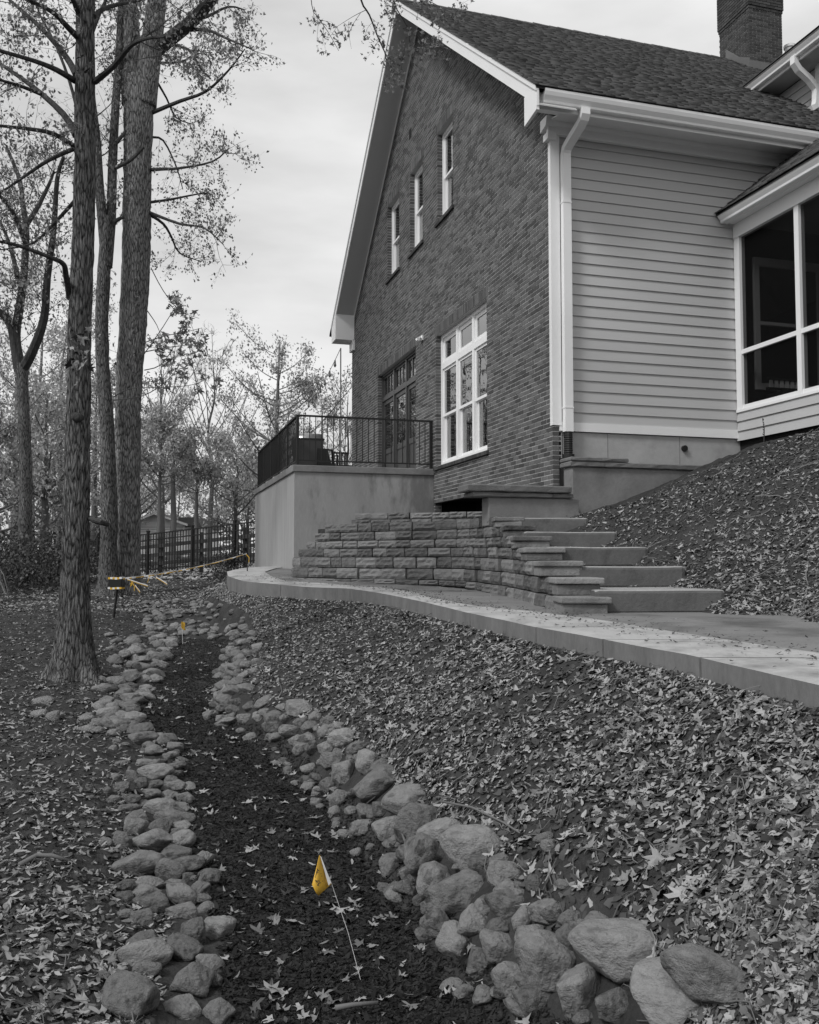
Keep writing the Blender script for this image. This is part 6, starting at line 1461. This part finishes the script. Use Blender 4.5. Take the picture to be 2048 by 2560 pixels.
# ================================================================== MARKING FLAGS
def flag_big():
    b = hit(906, 2458); d = np.dot(b - _C, _F)
    f = thing('marking_flag', 'near yellow marking flag with dark print on a thin leaning white wire', 'flag', tuple(b))
    P = lambda u_, v_, dd=0: cat_(u_, v_, d + dd)
    MB().tube([P(907, 2470, .0), P(870, 2330, .03), P(829, 2209, .05), P(800, 2140, .06)], .0010, 6).build('wire', M['tape_white'], f)
    # a drooping rectangle folded along the wire: rows of points
    R = [[(800, 2138, .06), (812, 2170, .03), (820, 2200, .05), (829, 2210, .055)], [(798, 2139, .03), (798, 2175, .0), (806, 2210, .0), (821, 2217, .02)], [(793, 2160, .0), (788, 2195, -.03), (797, 2222, -.03), (809, 2228, -.01)], [(787, 2190, -.02), (780, 2212, -.04), (790, 2232, -.05), (796, 2240, -.03)]]
    V = [P(*q) for row in R for q in row]; Fc = [(i * 4 + j, i * 4 + j + 1, (i + 1) * 4 + j + 1, (i + 1) * 4 + j) for i in range(3) for j in range(3)]
    fo = MB().add(V, Fc).build('flag', M['yellow'], f, True)
    so = fo.modifiers.new('thick', 'SOLIDIFY'); so.thickness = .0008
    # pale fold along the wire
    MB().add([P(800.5, 2140, .035), P(803, 2142, .035), P(828, 2207, .02), P(821.5, 2214, .005)], [(0, 1, 2, 3)]).build('hem', M['tape_white'], f)
    # broken dark print: small strokes lying on the cloth
    ink = MB()
    def stroke(u0, v0, u1, v1, wd=1.9):
        a = P(u0, v0, -.052); b_ = P(u1, v1, -.052); t = (b_ - a); t /= np.linalg.norm(t); nn = np.cross(t, _F); nn /= np.linalg.norm(nn); k = wd * d / F_ / 2
        ink.add([a - nn * k, b_ - nn * k, b_ + nn * k, a + nn * k], [(0, 1, 2, 3)])
    K = lambda x, y: (740 + x / 5.39, 2080 + y / 5.39)
    for (x0, y0, x1, y1) in ((285, 495, 300, 520), (300, 515, 312, 530), (275, 545, 298, 515), (275, 545, 285, 565), (285, 540, 303, 548), (262, 585, 275, 575), (258, 650, 272, 665), (270, 660, 290, 655), (265, 675, 300, 662), (300, 655, 318, 668), (275, 690, 300, 680), (295, 700, 325, 685), (285, 715, 305, 705), (290, 728, 305, 715), (320, 690, 340, 684), (335, 562, 343, 566), (345, 592, 352, 598), (355, 660, 361, 666), (255, 605, 268, 610)):
        stroke(*K(x0, y0), *K(x1, y1))
    tag(ink.build('print', M['ink'], f), kind='stuff')
flag_big()
def flag_small():
    b = hit(456, 1612); d = np.dot(b - _C, _F); P = lambda u_, v_, dd=0: cat_(u_, v_, d + dd)
    f = thing('marking_flag', 'small far yellow marking flag at the end of the mulch bed', 'flag', tuple(b))
    MB().tube([P(457, 1614), P(456, 1580), P(455, 1556)], .003, 5).build('wire', M['tape_white'], f)
    V = [P(*q) for q in ((455, 1554, 0), (463, 1557, .02), (462, 1570, .0), (465, 1575, .03), (453, 1557, -.03), (454, 1570, -.05), (461, 1576, -.03))]
    fo = MB().add(V, [(0, 4, 5, 2), (0, 2, 1), (2, 5, 6, 3)]).build('flag', M['yellow'], f); so = fo.modifiers.new('thick', 'SOLIDIFY'); so.thickness = .002
flag_small()
# young weed stem by the porch corner
wd = thing('weed_stem', 'lone dry weed stem standing below the porch sill', 'plant', tuple(at_x(1910, 1098, 8.3)))
a = at_x(1910, 1098, 8.3); m = MB().tube([a - np.array([0, 0, .1]), a + np.array([.01, 0, .15]), a + np.array([-.01, .01, .3])], [.008, .007, .003], 5)
for i in range(7): q = a + np.array([0, 0, .06 + .035 * i]); m.tube([q, q + np.array([random.uniform(-.04, .04), random.uniform(-.04, .04), .02])], [.009, .003], 4)
m.build('stem', M['twig'], wd)
